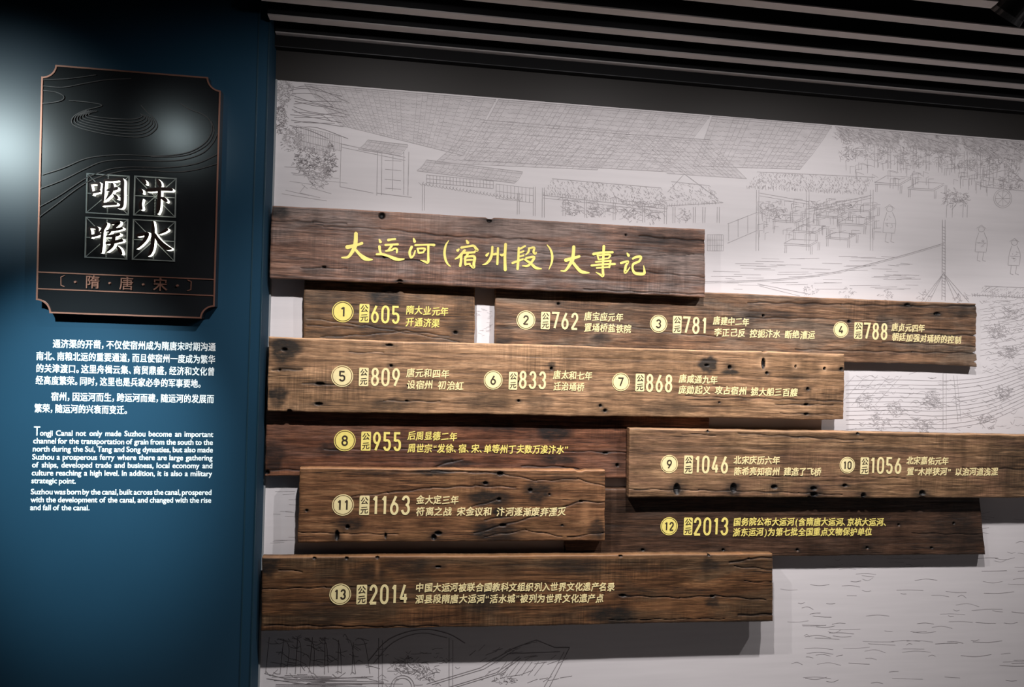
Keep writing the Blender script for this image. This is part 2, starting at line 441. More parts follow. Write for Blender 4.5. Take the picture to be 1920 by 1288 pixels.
for i in range(120):
    x, y = rg.uniform(1836, 1920), rg.uniform(560, 700); l = rg.uniform(6, 22); line([(x, y), (x + l * .5, y + rg.uniform(-5, 5)), (x + l, y + rg.uniform(-7, 3))], .6, 0, True)
for x in range(1570, 1910, 46):
    line([(x, top(x) + 3), (x + 60, top(x) + 22)], .9, 0, False, 2); scribble(x + 15, top(x) + 18, 26, 10, 18, 0, 9, .7)
# broad leaning tree at the left end
for k, (x, y, rx, ry, n) in enumerate([(532, 175, 18, 24, 120), (525, 225, 16, 26, 110), (548, 262, 20, 22, 120), (575, 300, 24, 26, 150), (598, 325, 22, 28, 140), (618, 300, 14, 30, 120)]):
    scribble(x, y, rx, ry, n, k % 2, 7, .9)
for i in range(16):
    x = 548 + rg.uniform(-6, 8); y = 165 + i * 5
    line([(x, y), (x + 30 + rg.uniform(0, 20), y + rg.uniform(-4, 14)), (x + 70 + rg.uniform(0, 40), y + rg.uniform(0, 30))], 1.0, 1, True)
for i in range(14): line([(520 + rg.uniform(0, 60), 312 + i * 4), (560 + rg.uniform(0, 110), 318 + i * 4.5)], .8, 0, False, 2)
# fence, gate and white yard walls
lattice(556, 235, 640, 262, 26, .25, 2); lattice(558, 262, 618, 280, 22, .25, 2)
line([(640, 268), (638, 350), (700, 362)], .9, 0, False, .5); line([(640, 270), (760, 295)], 1.2); line([(640, 276), (760, 301)], .8)
for x in (708, 716, 758, 766): line([(x, 285), (x - 1, 366)], 1.0, 0, False, .6)
for y in (300, 318, 336, 352): line([(722, y), (752, y + 3)], .8, 0, False, 1)
line([(737, 292), (736, 358)], .8); line([(706, 362), (772, 370)], 1.0)
roof((690, 262), (765, 272), (748, 292), (672, 280), 9, 3)
# long low roof with clerestory and the open shop front
roof((800, 300), (980, 322), (965, 344), (782, 320), 20, 3)
lattice(800, 328, 925, 342, 20, .09, 2); lattice(930, 345, 1000, 372, 10, .12, 2)
for i in range(30): p = lerp((785, 342), (975, 372), i / 30); line([p, (p[0] + 6, p[1] + 5), (p[0] + 9, p[1] - 1)], .8, 0, True)
post(792, 345, 395); post(970, 362, 402); post(1000, 350, 405); post(1017, 352, 408)
thatch((1035, 335), (1240, 352), (1255, 388), (1020, 362), 420)
line([(1018, 366), (1250, 392)], 1.1); line([(1018, 371), (1250, 397)], .8)
for x in (1056, 1096, 1150, 1205, 1246): post(x, 372 + (x - 1056) * .08, 405 + (x - 1056) * .08)
for x in (1075, 1110, 1130, 1175, 1190, 1225): scribble(x, 392 + (x - 1075) * .1, 14, 12, 26, 0, 9, .7)
thatch((1258, 340), (1330, 348), (1352, 378), (1250, 384), 150); line([(1250, 386), (1356, 380)], 1.0); line([(1283, 326), (1252, 360)], 1.0); line([(1283, 326), (1345, 372)], 1.0)
for x in (1262, 1300, 1318, 1345): post(x, 388, 418)
scribble(1282, 404, 12, 12, 30, 0, 8, .7)
# open market sheds with tables and benches
thatch((1420, 322), (1640, 332), (1620, 362), (1400, 350), 520)
for x in (1418, 1512, 1632): post(x, 356, 470, 5)
line([(1424, 362), (1516, 378)], 1.0); line([(1424, 367), (1516, 383)], .8); line([(1516, 392), (1634, 366)], 1.0); line([(1516, 397), (1634, 371)], .8)
for (x, y, w, d) in [(1448, 412, 44, 18), (1486, 432, 42, 20), (1530, 404, 38, 22), (1572, 418, 46, 20), (1548, 444, 40, 16), (1470, 456, 48, 14), (1590, 392, 38, 16), (1640, 342, 46, 22), (1702, 352, 48, 20)]: table(x, y, w, d, 18)
lattice(1326, 440, 1356, 470, 9, .0, 3)
for x in (1366, 1384, 1402): line([(x, 418 - (x - 1366) * .4), (x, 452 - (x - 1366) * .4)], .9)
line([(1364, 420), (1420, 398)], 1.0); line([(1364, 456), (1420, 432)], 1.0)
scribble(1450, 395, 26, 18, 60, 0, 9, .7); scribble(1560, 386, 44, 12, 60, 0, 10, .7)
for x in range(1640, 1860, 24): post(x, top(x) + 30, top(x) + 70 + rg.uniform(0, 16), 6)
for x in range(1590, 1900, 34): scribble(x, top(x) + 48, 16, 16, 36, 0, 10, .7)
# handcart and people
for r in (17, 14): line([(1880 + r * math.cos(t), 372 + r * math.sin(t) * 1.05) for t in np.linspace(0, 6.3, 22)], .9)
for t in np.linspace(0, 3.1, 5): line([(1880 - 14 * math.cos(t), 372 - 14 * math.sin(t)), (1880 + 14 * math.cos(t), 372 + 14 * math.sin(t))], .7)
line([(1840, 350), (1920, 358)], 1.0); line([(1845, 330), (1890, 320), (1925, 345)], 1.0, 0, True); scribble(1895, 340, 26, 14, 60, 0, 10, .7)
walker(1668, 392, 1.05); walker(1840, 430, 1.0); walker(1902, 455, 1.0); walker(1860, 295, .9)
scribble(1792, 372, 26, 16, 70, 0, 10, .8)
for x in (1775, 1786, 1806, 1814): line([(x, 384), (x - 1, 408)], .9)
# tow rope, mast and rigging
line([(1322, 528), (1450, 524), (1560, 511), (1680, 482), (1770, 456)], 1.3, 0, True); line([(1322, 530.5), (1450, 526.5), (1560, 513.5), (1680, 484.5), (1770, 458.5)], .7, 0, True)
line([(1767, 412), (1766, 562)], 1.3); line([(1772, 412), (1772, 564)], 1.1)
for i in range(24): line([(1766, 425 + i * 5.6), (1773, 428 + i * 5.6)], .9)
for dx in (-42, -34, -26, 22, 34, 48): line([(1769, 512), (1769 + dx, 562 + abs(dx) * .1)], .8)
for i in range(5): scribble(1520 + i * 70, 546 + i * 3, 14, 10, 18, 0, 7, .7)
line([(1420, 532), (1520, 552)], .8); line([(1424, 536), (1500, 555)], .7)
thatch((1846, 536), (1925, 540), (1925, 556), (1822, 552), 90); line([(1822, 553), (1925, 558)], 1.0)
# moored boat, lower right
for i in range(12):
    y = 712 + i * 8.2
    line([(1586, y + 2), (1680, y), (1770, y + 1), (1850, y - 6 - i * .6), (1925, y - 28 - i * 1.5)], .8, 0, True, .9)
for i in range(9):
    y = 570 + i * 11
    line([(1838, y + 10), (1880, y + 4), (1925, y - 4)], .8, 0, True, 1.2)
line([(1768, 700), (1768, 806)], 1.2); line([(1774, 700), (1774, 806)], .9); line([(1788, 704), (1796, 790)], 1.0); line([(1794, 704), (1802, 790)], .8)
for (x, y, n) in [(1625, 752, 40), (1680, 768, 40), (1748, 752, 70), (1882, 738, 60), (1650, 790, 50), (1730, 795, 50), (1870, 620, 60), (1890, 660, 60), (1850, 790, 40), (1900, 585, 50)]: scribble(x, y, 18, 14, n, 0, 10, .7)
for i in range(6): line([(1690 - i * 22, 704), (1640 - i * 22, 760)], .7, 0, False, 1)
# boat with arched awning and gangway, lower left
line([(690, 1240), (730, 1198), (790, 1180), (840, 1188), (872, 1206)], 1.6, 1, True); line([(700, 1244), (738, 1204), (790, 1187), (838, 1196)], 1.1, 1, True)
for x in (842, 710): line([(x, 1196), (x, 1288)], 1.1, 1); line([(x + 7, 1200), (x + 7, 1288)], .9, 1)
for i in range(7): line([(506 + i * 26, 1200 + rg.uniform(-6, 6)), (500 + i * 27, 1262)], 1.2, 1, False, 2); line([(520 + i * 26, 1196), (540 + i * 24, 1208), (536 + i * 26, 1262)], 1.0, 1, True, 2)
line([(496, 1262), (560, 1274), (700, 1268)], 1.0, 1, True); line([(500, 1272), (600, 1284), (720, 1280)], 1.0, 1, True)
for r in (22, 17): line([(755 + r * math.cos(t), 1288 + r * math.sin(t)) for t in np.linspace(3.1, 6.3, 12)], 1.0, 1)
scribble(760, 1248, 26, 16, 60, 1, 10, .8); scribble(800, 1262, 20, 14, 40, 1, 10, .8)
for o in (0, 7, 30, 36): line([(800 + o * 1.4, 1282 + o * .2), (900 + o, 1252 + o * .3), (962 + o * .4, 1216 + o * .5)], 1.0, 1)
line([(962, 1216), (1005, 1200), (1040, 1214), (1068, 1214)], 1.2, 1); line([(1068, 1214), (1030, 1288)], 1.2, 1); line([(1058, 1222), (1020, 1288)], 1.0, 1); line([(950, 1226), (1050, 1222)], 1.0, 1)
for i in range(7): line([(950 + i * 12, 1240), (930 + i * 12, 1266)], .8, 1)
scribble(945, 1276, 22, 8, 30, 1, 8, .8)
for i in range(60):
    x, y = rg.uniform(496, 690), rg.uniform(1192, 1268); l = rg.uniform(8, 26); line([(x, y), (x + l * .4, y + rg.uniform(-6, 8)), (x + l, y + rg.uniform(-4, 12))], .8, 1, True)
for i in range(40):
    x, y = rg.uniform(700, 860), rg.uniform(1215, 1286); l = rg.uniform(6, 22); line([(x, y), (x + l * .5, y + rg.uniform(-6, 6)), (x + l, y + rg.uniform(-3, 3))], .7, 1, True)
for i in range(34):
    x, y = rg.uniform(880, 1050), rg.uniform(1206, 1284); l = rg.uniform(8, 26); line([(x, y), (x + l, y - rg.uniform(2, 12))], .7, 1)
for i in range(16): line([(500 + rg.uniform(0, 200), 1266 + i * 1.4), (560 + rg.uniform(0, 200), 1268 + i * 1.4)], .7, 1)
# faint horizontal water and paper streaks
for i in range(150):
    x, y = rg.uniform(1460, 1930), rg.uniform(960, 1300); l = rg.uniform(10, 60)
    line([(x, y), (x + l * .5, y + rg.uniform(-3, 3)), (x + l, y + rg.uniform(-3, 3))], .7, 0, True)
for i in range(60):
    x, y = rg.uniform(1330, 1700), rg.uniform(480, 545); l = rg.uniform(15, 60); line([(x, y), (x + l, y + rg.uniform(-1, 2))], .55, 0)
for i in range(12):
    x, y = rg.uniform(495, 555), rg.uniform(920, 1040); l = rg.uniform(10, 40); line([(x, y), (x + l, y + rg.uniform(-2, 2))], .6, 0)
for i in range(24):
    x, y = rg.uniform(892, 922), rg.uniform(578, 640); line([(x, y), (x + rg.uniform(4, 9), y + rg.uniform(-2, 3))], .6, 0)
wash.build('printed_wash', WASH, mural)
ink.build('printed_drawing', [INK, INK2], mural)

# ------------------------------------------------------------------ reclaimed planks
def wood(name, dark, mid, light, blotch, seed, rough=.55, redmix=.5, saw=.5):
    m = bpy.data.materials.new(name); m.use_nodes = True; nt = m.node_tree; N = nt.nodes; L = nt.links
    bs = N['Principled BSDF']; bs.inputs['Specular IOR Level'].default_value = .35
    warm = lambda q: (q[0] * 1.08, q[1] * .94, q[2] * .82)
    dark, mid, light = warm(dark), warm(mid), warm(light)
    tc = N.new('ShaderNodeTexCoord'); rs = random.Random(seed)
    def noise(scale, detail=6, rgh=.6, dist=0.0):
        mp = N.new('ShaderNodeMapping'); mp.inputs['Scale'].default_value = scale
        mp.inputs['Location'].default_value = (rs.uniform(-20, 20), rs.uniform(-20, 20), rs.uniform(-20, 20))
        L.new(tc.outputs['Object'], mp.inputs[0])
        n = N.new('ShaderNodeTexNoise'); n.inputs['Scale'].default_value = 1; n.inputs['Detail'].default_value = detail
        n.inputs['Roughness'].default_value = rgh; n.inputs['Distortion'].default_value = dist
        L.new(mp.outputs[0], n.inputs['Vector']); return n.outputs['Fac']
    def rng(src, a, b_, c, d):
        r = N.new('ShaderNodeMapRange'); r.inputs[1].default_value = a; r.inputs[2].default_value = b_; r.inputs[3].default_value = c; r.inputs[4].default_value = d
        L.new(src, r.inputs[0]); return r.outputs[0]
    def mix(fac, a, b_, mode='MIX'):
        x = N.new('ShaderNodeMix'); x.data_type = 'RGBA'; x.blend_type = mode
        for sk, vv in ((0, fac), (6, a), (7, b_)):
            if hasattr(vv, 'links') or hasattr(vv, 'is_linked'): L.new(vv, x.inputs[sk])
            elif sk == 0: x.inputs[0].default_value = vv
            else: x.inputs[sk].default_value = (*vv, 1)
        return x.outputs[2]
    def math_(op, a, b_=None):
        q = N.new('ShaderNodeMath'); q.operation = op
        for k, vv in ((0, a), (1, b_)):
            if vv is None: continue
            if hasattr(vv, 'is_linked'): L.new(vv, q.inputs[k])
            else: q.inputs[k].default_value = vv
        return q.outputs[0]
    g1 = noise((3.0, 3, 48), 10, .70, .7)
    ramp = N.new('ShaderNodeValToRGB'); e = ramp.color_ramp.elements
    e[0].position = .36; e[0].color = (*dark, 1); e[1].position = .67; e[1].color = (*light, 1)
    k = ramp.color_ramp.elements.new(.5); k.color = (*mid, 1)
    L.new(g1, ramp.inputs[0])
    c = ramp.outputs[0]
    bl = rng(noise((2.6, 2, 9), 5, .6, .5), .46, .60, 0, min(1, redmix * 1.6))
    c = mix(bl, c, blotch)
    bv = rng(noise((11, 2, 2.2), 4, .6, .2), .44, .66, 1.12, .72)
    c = mix(1.0, c, bv, 'MULTIPLY')
    bd = rng(noise((4.2, 2, 13), 6, .62, .3), .52, .70, 0, .74)
    c = mix(bd, c, tuple(.33 * x for x in mid))
    g2 = noise((9, 5, 170), 5, .75, .3)
    c = mix(1.0, c, rng(g2, .32, .68, .36, 1.55), 'MULTIPLY')
    c = mix(1.0, c, rng(noise((20, 6, 480), 3, .6), .34, .66, .66, 1.34), 'MULTIPLY')
    # hair cracks: thin level lines of a stretched noise
    g3 = noise((.55, 2, 30), 3, .5, .35)
    fr = math_('FRACT', math_('MULTIPLY', g3, 7.0)); lineo = math_('LESS_THAN', math_('ABSOLUTE', math_('SUBTRACT', fr, .5)), .035)
    msk = rng(noise((3, 2, 20), 3, .5), .48, .6, 0, .75)
    c = mix(math_('MULTIPLY', lineo, msk), c, (.012, .008, .006))
    # cross saw marks
    sw = rng(noise((170, 4, 7), 3, .6), .40, .62, .62, 1.3); sm = rng(noise((2.2, 2, 5), 3, .5), .52, .62, 0, saw)
    c = mix(sm, c, mix(1.0, c, sw, 'MULTIPLY'))
    at_ = N.new('ShaderNodeAttribute'); at_.attribute_name = 'wear_light'
    sep = N.new('ShaderNodeSeparateColor'); L.new(at_.outputs['Color'], sep.inputs[0])
    brk = rng(noise((22, 5, 55), 5, .7), .3, .62, .75, 1.5)
    c = mix(math_('MINIMUM', math_('MULTIPLY', sep.outputs[1], brk), 1.0), c, mix(.30, mix(1.0, c, (.15, .165, .18), 'MULTIPLY'), (.026, .030, .031)))
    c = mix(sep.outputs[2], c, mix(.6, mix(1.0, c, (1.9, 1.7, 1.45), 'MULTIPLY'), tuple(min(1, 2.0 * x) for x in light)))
    c = mix(sep.outputs[0], c, (.006, .005, .005))
    L.new(c, bs.inputs['Base Color'])
    L.new(rng(g1, .3, .7, rough + .12, rough - .1), bs.inputs['Roughness'])
    hgt = math_('ADD', math_('MULTIPLY', g1, .6), math_('ADD', math_('MULTIPLY', g2, .5), math_('MULTIPLY', math_('MULTIPLY', lineo, msk), -.5)))
    bp = N.new('ShaderNodeBump'); bp.inputs['Strength'].default_value = .55; bp.inputs['Distance'].default_value = .0035
    L.new(hgt, bp.inputs['Height']); L.new(bp.outputs[0], bs.inputs['Normal'])
    return m

def vnoise(x, rng_, n=6):
    """smooth 1-D noise"""
    y = np.zeros_like(x)
    for k in range(n):
        f = rng_.uniform(.5, 1.5) * 2.0 ** k; y += np.sin(x * f + rng_.uniform(0, 6.28)) / (1.6 ** k)
    return y / 2.2

def plank(root, corners, Yf, thick, material, seed, holes=(), cracks=(), stains=(), pales=(), notches=(), rough_end=(0.002, 0.002), bow=.0022):
    """corners: TL, TR, BR, BL pixels of the front face in plane Yf; features are given in photo pixels"""
    rs = np.random.RandomState(seed)
    TL, TR, BR, BL = [at(x, y, Yf)[[0, 2]] for x, y in corners]
    c0, c1, c2, c3 = [np.array(c, float) for c in corners]
    Lx = np.linalg.norm(TR - TL); Hz = np.linalg.norm(TL - BL)
    nu = int(Lx / .003) + 1; nv = int(Hz / .003) + 1
    u = np.linspace(0, 1, nu)[None, :, None]; v = np.linspace(0, 1, nv)[:, None, None]
    bil = lambda a, b_, c, d: (a * (1 - u) + b_ * u) * (1 - v) + (d * (1 - u) + c * u) * v
    P = bil(TL, TR, BR, BL); px = bil(c0, c1, c2, c3)
    uu = np.linspace(0, 1, nu); vv = np.linspace(0, 1, nv)
    # irregular edges
    top_ = vnoise(uu * Lx * 5, rs) * bow + vnoise(uu * Lx * 40, rs, 4) * .0006
    bot_ = vnoise(uu * Lx * 5, rs) * bow + vnoise(uu * Lx * 40, rs, 4) * .0009
    lf_ = vnoise(vv * Hz * 40, rs) * rough_end[0]; rt_ = vnoise(vv * Hz * 40, rs) * rough_end[1]
    pu = px[0, :, 0]
    for (side, pos, w, d) in notches:
        if side == 'top': top_ -= d * PXM * np.exp(-((pu - pos) / w) ** 4)
        if side == 'bot': bot_ += d * PXM * np.exp(-((px[-1, :, 0] - pos) / w) ** 4)
        if side == 'right': rt_ -= d * PXM * np.exp(-((px[:, -1, 1] - pos) / w) ** 2)
        if side == 'left': lf_ += d * PXM * np.exp(-((px[:, 0, 1] - pos) / w) ** 2)
    vq = np.linspace(0, 1, nv)[:, None]; uq = np.linspace(0, 1, nu)[None, :]
    eu = np.clip(1 - vq * Hz / .03, 0, 1); ed = np.clip(1 - (1 - vq) * Hz / .03, 0, 1)
    el = np.clip(1 - uq * Lx / .03, 0, 1); er = np.clip(1 - (1 - uq) * Lx / .03, 0, 1)
    P = P.copy()
    P[:, :, 1] += eu * top_[None, :] + ed * bot_[None, :]
    P[:, :, 0] += el * lf_[:, None] + er * rt_[:, None]
    # relief, weathering and painted light masks
    X, Z = px[:, :, 0], px[:, :, 1]
    dep = np.zeros((nv, nu)); dark = np.zeros((nv, nu)); gry = np.zeros((nv, nu)); pal = np.zeros((nv, nu))
    for k in range(14):   # long shallow weathering furrows
        z0 = rs.uniform(0, nv); wv = rs.uniform(.6, 2.0); lo = rs.uniform(-.2, .8); hi = lo + rs.uniform(.2, .7)
        path = z0 + vnoise(uu * 4, rs, 3) * 2.5
        win = np.clip((uu - lo) / .05, 0, 1) * np.clip((hi - uu) / .05, 0, 1)
        dd = np.exp(-((np.arange(nv)[:, None] - path[None, :]) / wv) ** 2) * win[None, :]
        dep += .0009 * dd; dark = np.maximum(dark, .35 * dd * (rs.rand() < .6))
    for h in holes:
        hx, hy, rx = h[:3]; ry = h[3] if len(h) > 3 else rx
        q = ((X - hx) / rx) ** 2 + ((Z - hy) / ry) ** 2
        a = np.clip(1.25 - q, 0, 1); dep += .012 * np.clip(1.15 - q, 0, 1); dark = np.maximum(dark, np.clip(a * 2.2, 0, 1))
        q2 = ((X - hx) / (rx * 3.2)) ** 2 + ((Z - hy) / (ry * 2.0)) ** 2; gry = np.maximum(gry, .75 * np.exp(-q2 * 1.4))
    for pts, w in cracks:
        for (x0, y0), (x1, y1) in zip(pts[:-1], pts[1:]):
            dx, dy = x1 - x0, y1 - y0; t = np.clip(((X - x0) * dx + (Z - y0) * dy) / (dx * dx + dy * dy), 0, 1)
            d = np.hypot(X - x0 - t * dx, (Z - y0 - t * dy) + .9 * np.sin(X * .13 + y0))
            a = np.exp(-(d / w) ** 2); dep += .004 * a; dark = np.maximum(dark, .9 * a)
    for (sx, sz, rx, ry, s) in stains:
        ang = np.arctan2(Z - sz, X - sx); wob = 1 + .22 * np.sin(ang * 3 + sx) + .14 * np.sin(ang * 7 + sz)
        q = (((X - sx) / rx) ** 2 + ((Z - sz) / ry) ** 2) / wob; gry = np.maximum(gry, s * np.clip(1.5 - q, 0, 1).clip(0, 1))
    for (sx, sz, rx, ry, s) in pales:  # pale patches; those along a top edge paint in caught light
        q = ((X - sx) / rx) ** 2 + ((Z - sz) / ry) ** 2; pal = np.maximum(pal, s * np.exp(-q))
    # softly worn arrises; top edge also paled to paint the light it catches
    edge = np.minimum(np.minimum(vq * Hz, (1 - vq) * Hz), np.minimum(uq * Lx, (1 - uq) * Lx))
    dep += .003 * np.clip(1 - edge / .006, 0, 1) ** 2
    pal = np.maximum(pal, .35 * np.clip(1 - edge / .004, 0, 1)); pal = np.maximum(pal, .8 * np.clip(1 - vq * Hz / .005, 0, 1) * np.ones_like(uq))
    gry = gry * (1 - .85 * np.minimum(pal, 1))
    Y = Yf + dep
    ox = np.array(root.location)
    front = np.stack([P[:, :, 0], Y, P[:, :, 1]], 2).reshape(-1, 3) - ox
    idx = np.arange(nu * nv).reshape(nv, nu)
    # border loop: top l->r, right t->b, bottom r->l, left b->t
    loop = np.concatenate([idx[0, :-1], idx[:-1, -1], idx[-1, :0:-1], idx[:0:-1, 0]])
    back = front[loop].copy(); back[:, 1] = Yf + thick - ox[1]
    nb = len(loop); b0 = nu * nv
    q = np.stack([idx[:-1, :-1], idx[1:, :-1], idx[1:, 1:], idx[:-1, 1:]], -1).reshape(-1, 4)
    bi = b0 + np.arange(nb); l2 = np.roll(loop, -1); b2 = np.roll(bi, -1)
    side = np.stack([loop, l2, b2, bi], 1)
    cb = b0 + nb
    verts = np.vstack([front, back, back.mean(0)[None]])
    quads = np.vstack([q, side])
    tris = np.stack([bi, b2, np.full(nb, cb)], 1)
    me = bpy.data.meshes.new('board')
    me.vertices.add(len(verts)); me.vertices.foreach_set('co', verts.ravel())
    nl = quads.size + tris.size; me.loops.add(nl)
    me.loops.foreach_set('vertex_index', np.concatenate([quads.ravel(), tris.ravel()]).astype(np.int32))
    npoly = len(quads) + len(tris); me.polygons.add(npoly)
    ls = np.concatenate([np.arange(len(quads)) * 4, quads.size + np.arange(len(tris)) * 3]).astype(np.int32)
    me.polygons.foreach_set('loop_start', ls)
    sm = np.zeros(npoly, bool); sm[:len(q)] = True; me.polygons.foreach_set('use_smooth', sm)
    me.update(calc_edges=True); me.validate()
    w = np.zeros((len(verts), 4), np.float32); w[:, 3] = 1
    w[:b0, 0] = dark.ravel(); w[:b0, 1] = gry.ravel(); w[:b0, 2] = pal.ravel()
    a = me.attributes.new('wear_light', 'FLOAT_COLOR', 'POINT'); a.data.foreach_set('color', w.ravel())
    me.materials.append(material)
    o = bpy.data.objects.new('board', me); COL.objects.link(o); o.parent = root
    return o

GOLD = mat('gold_paint', (.91, .775, .215), .42, .0, spec=.4, noise=((60, 60, 60), .07))
GOLD2 = mat('pale_gold_paint', (.93, .80, .42), .42, .0, spec=.4, noise=((60, 60, 60), .07))
UMBER = mat('dark_umber_numeral', (.045, .03, .016), .6, noise=((40, 40, 40), .1))
BLOCK = mat('black_mounting_block', (.02, .02, .022), .6, noise=((20, 20, 20), .1))
trs = random.Random(9)

def mount(root, spots, Yf, thick):
    for (x, y) in spots:
        p = at(x, y, Yf); b = MB(); b.box(p[0] - .02, p[0] + .02, Yf + thick - .001, YM - .0012, p[2] - .02, p[2] + .02)
        b.build('mounting_block', BLOCK, root)

def entry(root, Yf, num, badge, tagr, year, yr, l1, l2, gold):
    """one dated entry: round number badge, era tag, year, two lines of inscription"""
    y0, y1 = Yf - .0016, Yf + .003
    cx, cyy, r = badge; c = at(cx, cyy, Yf); k = PXM * (Yf - CAM[1]) / 2.9; r = r * k
    b = MB(); n = 40
    b.prism([(c[0] + r * .84 * math.cos(2 * math.pi * i / n), c[2] + r * .84 * math.sin(2 * math.pi * i / n)) for i in range(n)], y0, y1)
    L, R = ribbon([(c[0] + r * .955 * math.cos(2 * math.pi * i / n), c[2] + r * .955 * math.sin(2 * math.pi * i / n), r * .075) for i in range(n)], True)
    put_ribbon(b, L, R, y0, y1, True)
    bo = b.build('number_badge', gold, root)
    b = MB(); hh = r * .50; ww = r * (.31 if len(num) == 1 else .54)
    put_number(b, num, c[0] - ww * (1.0 if num != '1' else .8), c[0] + ww, c[2] - hh, c[2] + hh, y0 - .0006, y0 + .0002, r * .15, .3)
    b.build('numeral', UMBER, bo)
    x0, x1, ya, yb = tagr; p = at(x0, ya, Yf); q = at(x1, yb, Yf)
    b = MB(); rr = .004; loop = []
    for (ex, ez, a0) in ((q[0] - rr, p[2] - rr, 0), (p[0] + rr, p[2] - rr, 90), (p[0] + rr, q[2] + rr, 180), (q[0] - rr, q[2] + rr, 270)):
        loop += [(x, z) for x, z in arc(ex, ez, rr, rr, a0, a0 + 90, 5)]
    b.prism(loop, y0, y1); to = b.build('era_tag', gold, root)
    b = MB(); w = q[0] - p[0]; h = p[2] - q[2]; s = w * .80
    for ch, f in (('公', .27), ('元', .75)):
        put_glyph(b, glyph(ch, .016), (p[0] + q[0]) / 2 - .5 * s, p[2] - h * f - .38 * s, s, s, y0 - .0006, y0 + .0002, .0, .10)
    b.build('era_characters', UMBER, to)
    x0, x1, ya, yb = yr; p = at(x0, ya, Yf); q = at(x1, yb, Yf)
    b = MB(); put_number(b, year, p[0], q[0], q[2], p[2], y0, y1, (p[2] - q[2]) * .120, .27)
    b.build('year_number', gold, root)
    for ln in (l1, l2):
        b = MB(); txt, xa, ya, xb, yb = ln; p = at(xa, ya, Yf); q = at(xb, yb, Yf)
        wt = lambda t: sum(.5 if ch == ' ' else (.55 if ch in PUNCT else 1.0) for ch in t)
        tot = wt(txt); done = 0.0
        for ph in txt.split(' '):
            t0, t1 = done / tot, (done + wt(ph)) / tot; done += wt(ph) + .5
            b = MB(); put_cjk(b, ph, p[0] + (q[0] - p[0]) * t0, p[2] + (q[2] - p[2]) * t0, p[0] + (q[0] - p[0]) * t1, p[2] + (q[2] - p[2]) * t1, 17.4 * k, y0, y1, .019, .06, .10, .55, .05, trs)
            b.build('inscription_phrase', gold, root)

YF, YK = -.088, -.042      # faces of the front and back layers of planks
TF, TK = .036, .030        # their thickness

def root(name, px, py, Y, label, cat='plank'):
    p = at(px, py, Y); return tag(empty(name, (float(p[0]), Y, float(p[2]))), label, cat)

# title plank
R0 = root('title_plank', 912, 545, YF, 'long brown reclaimed plank at the top carrying the large gold calligraphy heading', 'title plank')
plank(R0, [(510, 385), (1322, 430), (1322, 558), (504.5, 521)], YF, TF,
      wood('weathered_title_wood', (.058, .033, .025), (.150, .088, .066), (.27, .18, .145), (.20, .15, .13), 1, .48, .55), 11,
      holes=[(703, 404, 6), (900, 411, 5, 4), (735, 528, 5, 3), (707, 480, 3), (600, 500, 4, 2), (1163, 440, 2)],
      cracks=[([(505, 414), (580, 416), (640, 419)], 1.1), ([(600, 424), (700, 428), (820, 442), (960, 447), (1010, 452)], 1.1), ([(1190, 442), (1240, 447), (1322, 452)], 1.5), ([(1150, 505), (1322, 520)], 1.0), ([(560, 502), (640, 503)], .9), ([(1080, 541), (1180, 547), (1322, 552)], 1.0), ([(690, 480), (780, 490)], 1.0), ([(930, 470), (1100, 480), (1300, 478)], .7)],
      stains=[(520, 396, 22, 14, .7), (905, 505, 40, 14, .4), (1250, 450, 70, 20, .4), (590, 507, 30, 8, .5)],
      pales=[(760, 412, 90, 22, .30), (1000, 430, 80, 18, .15)], notches=[('top', 901, 6, 2.5), ('bot', 735, 5, 2.5)])
mount(R0, [(640, 440), (1200, 470)], YF, TF)
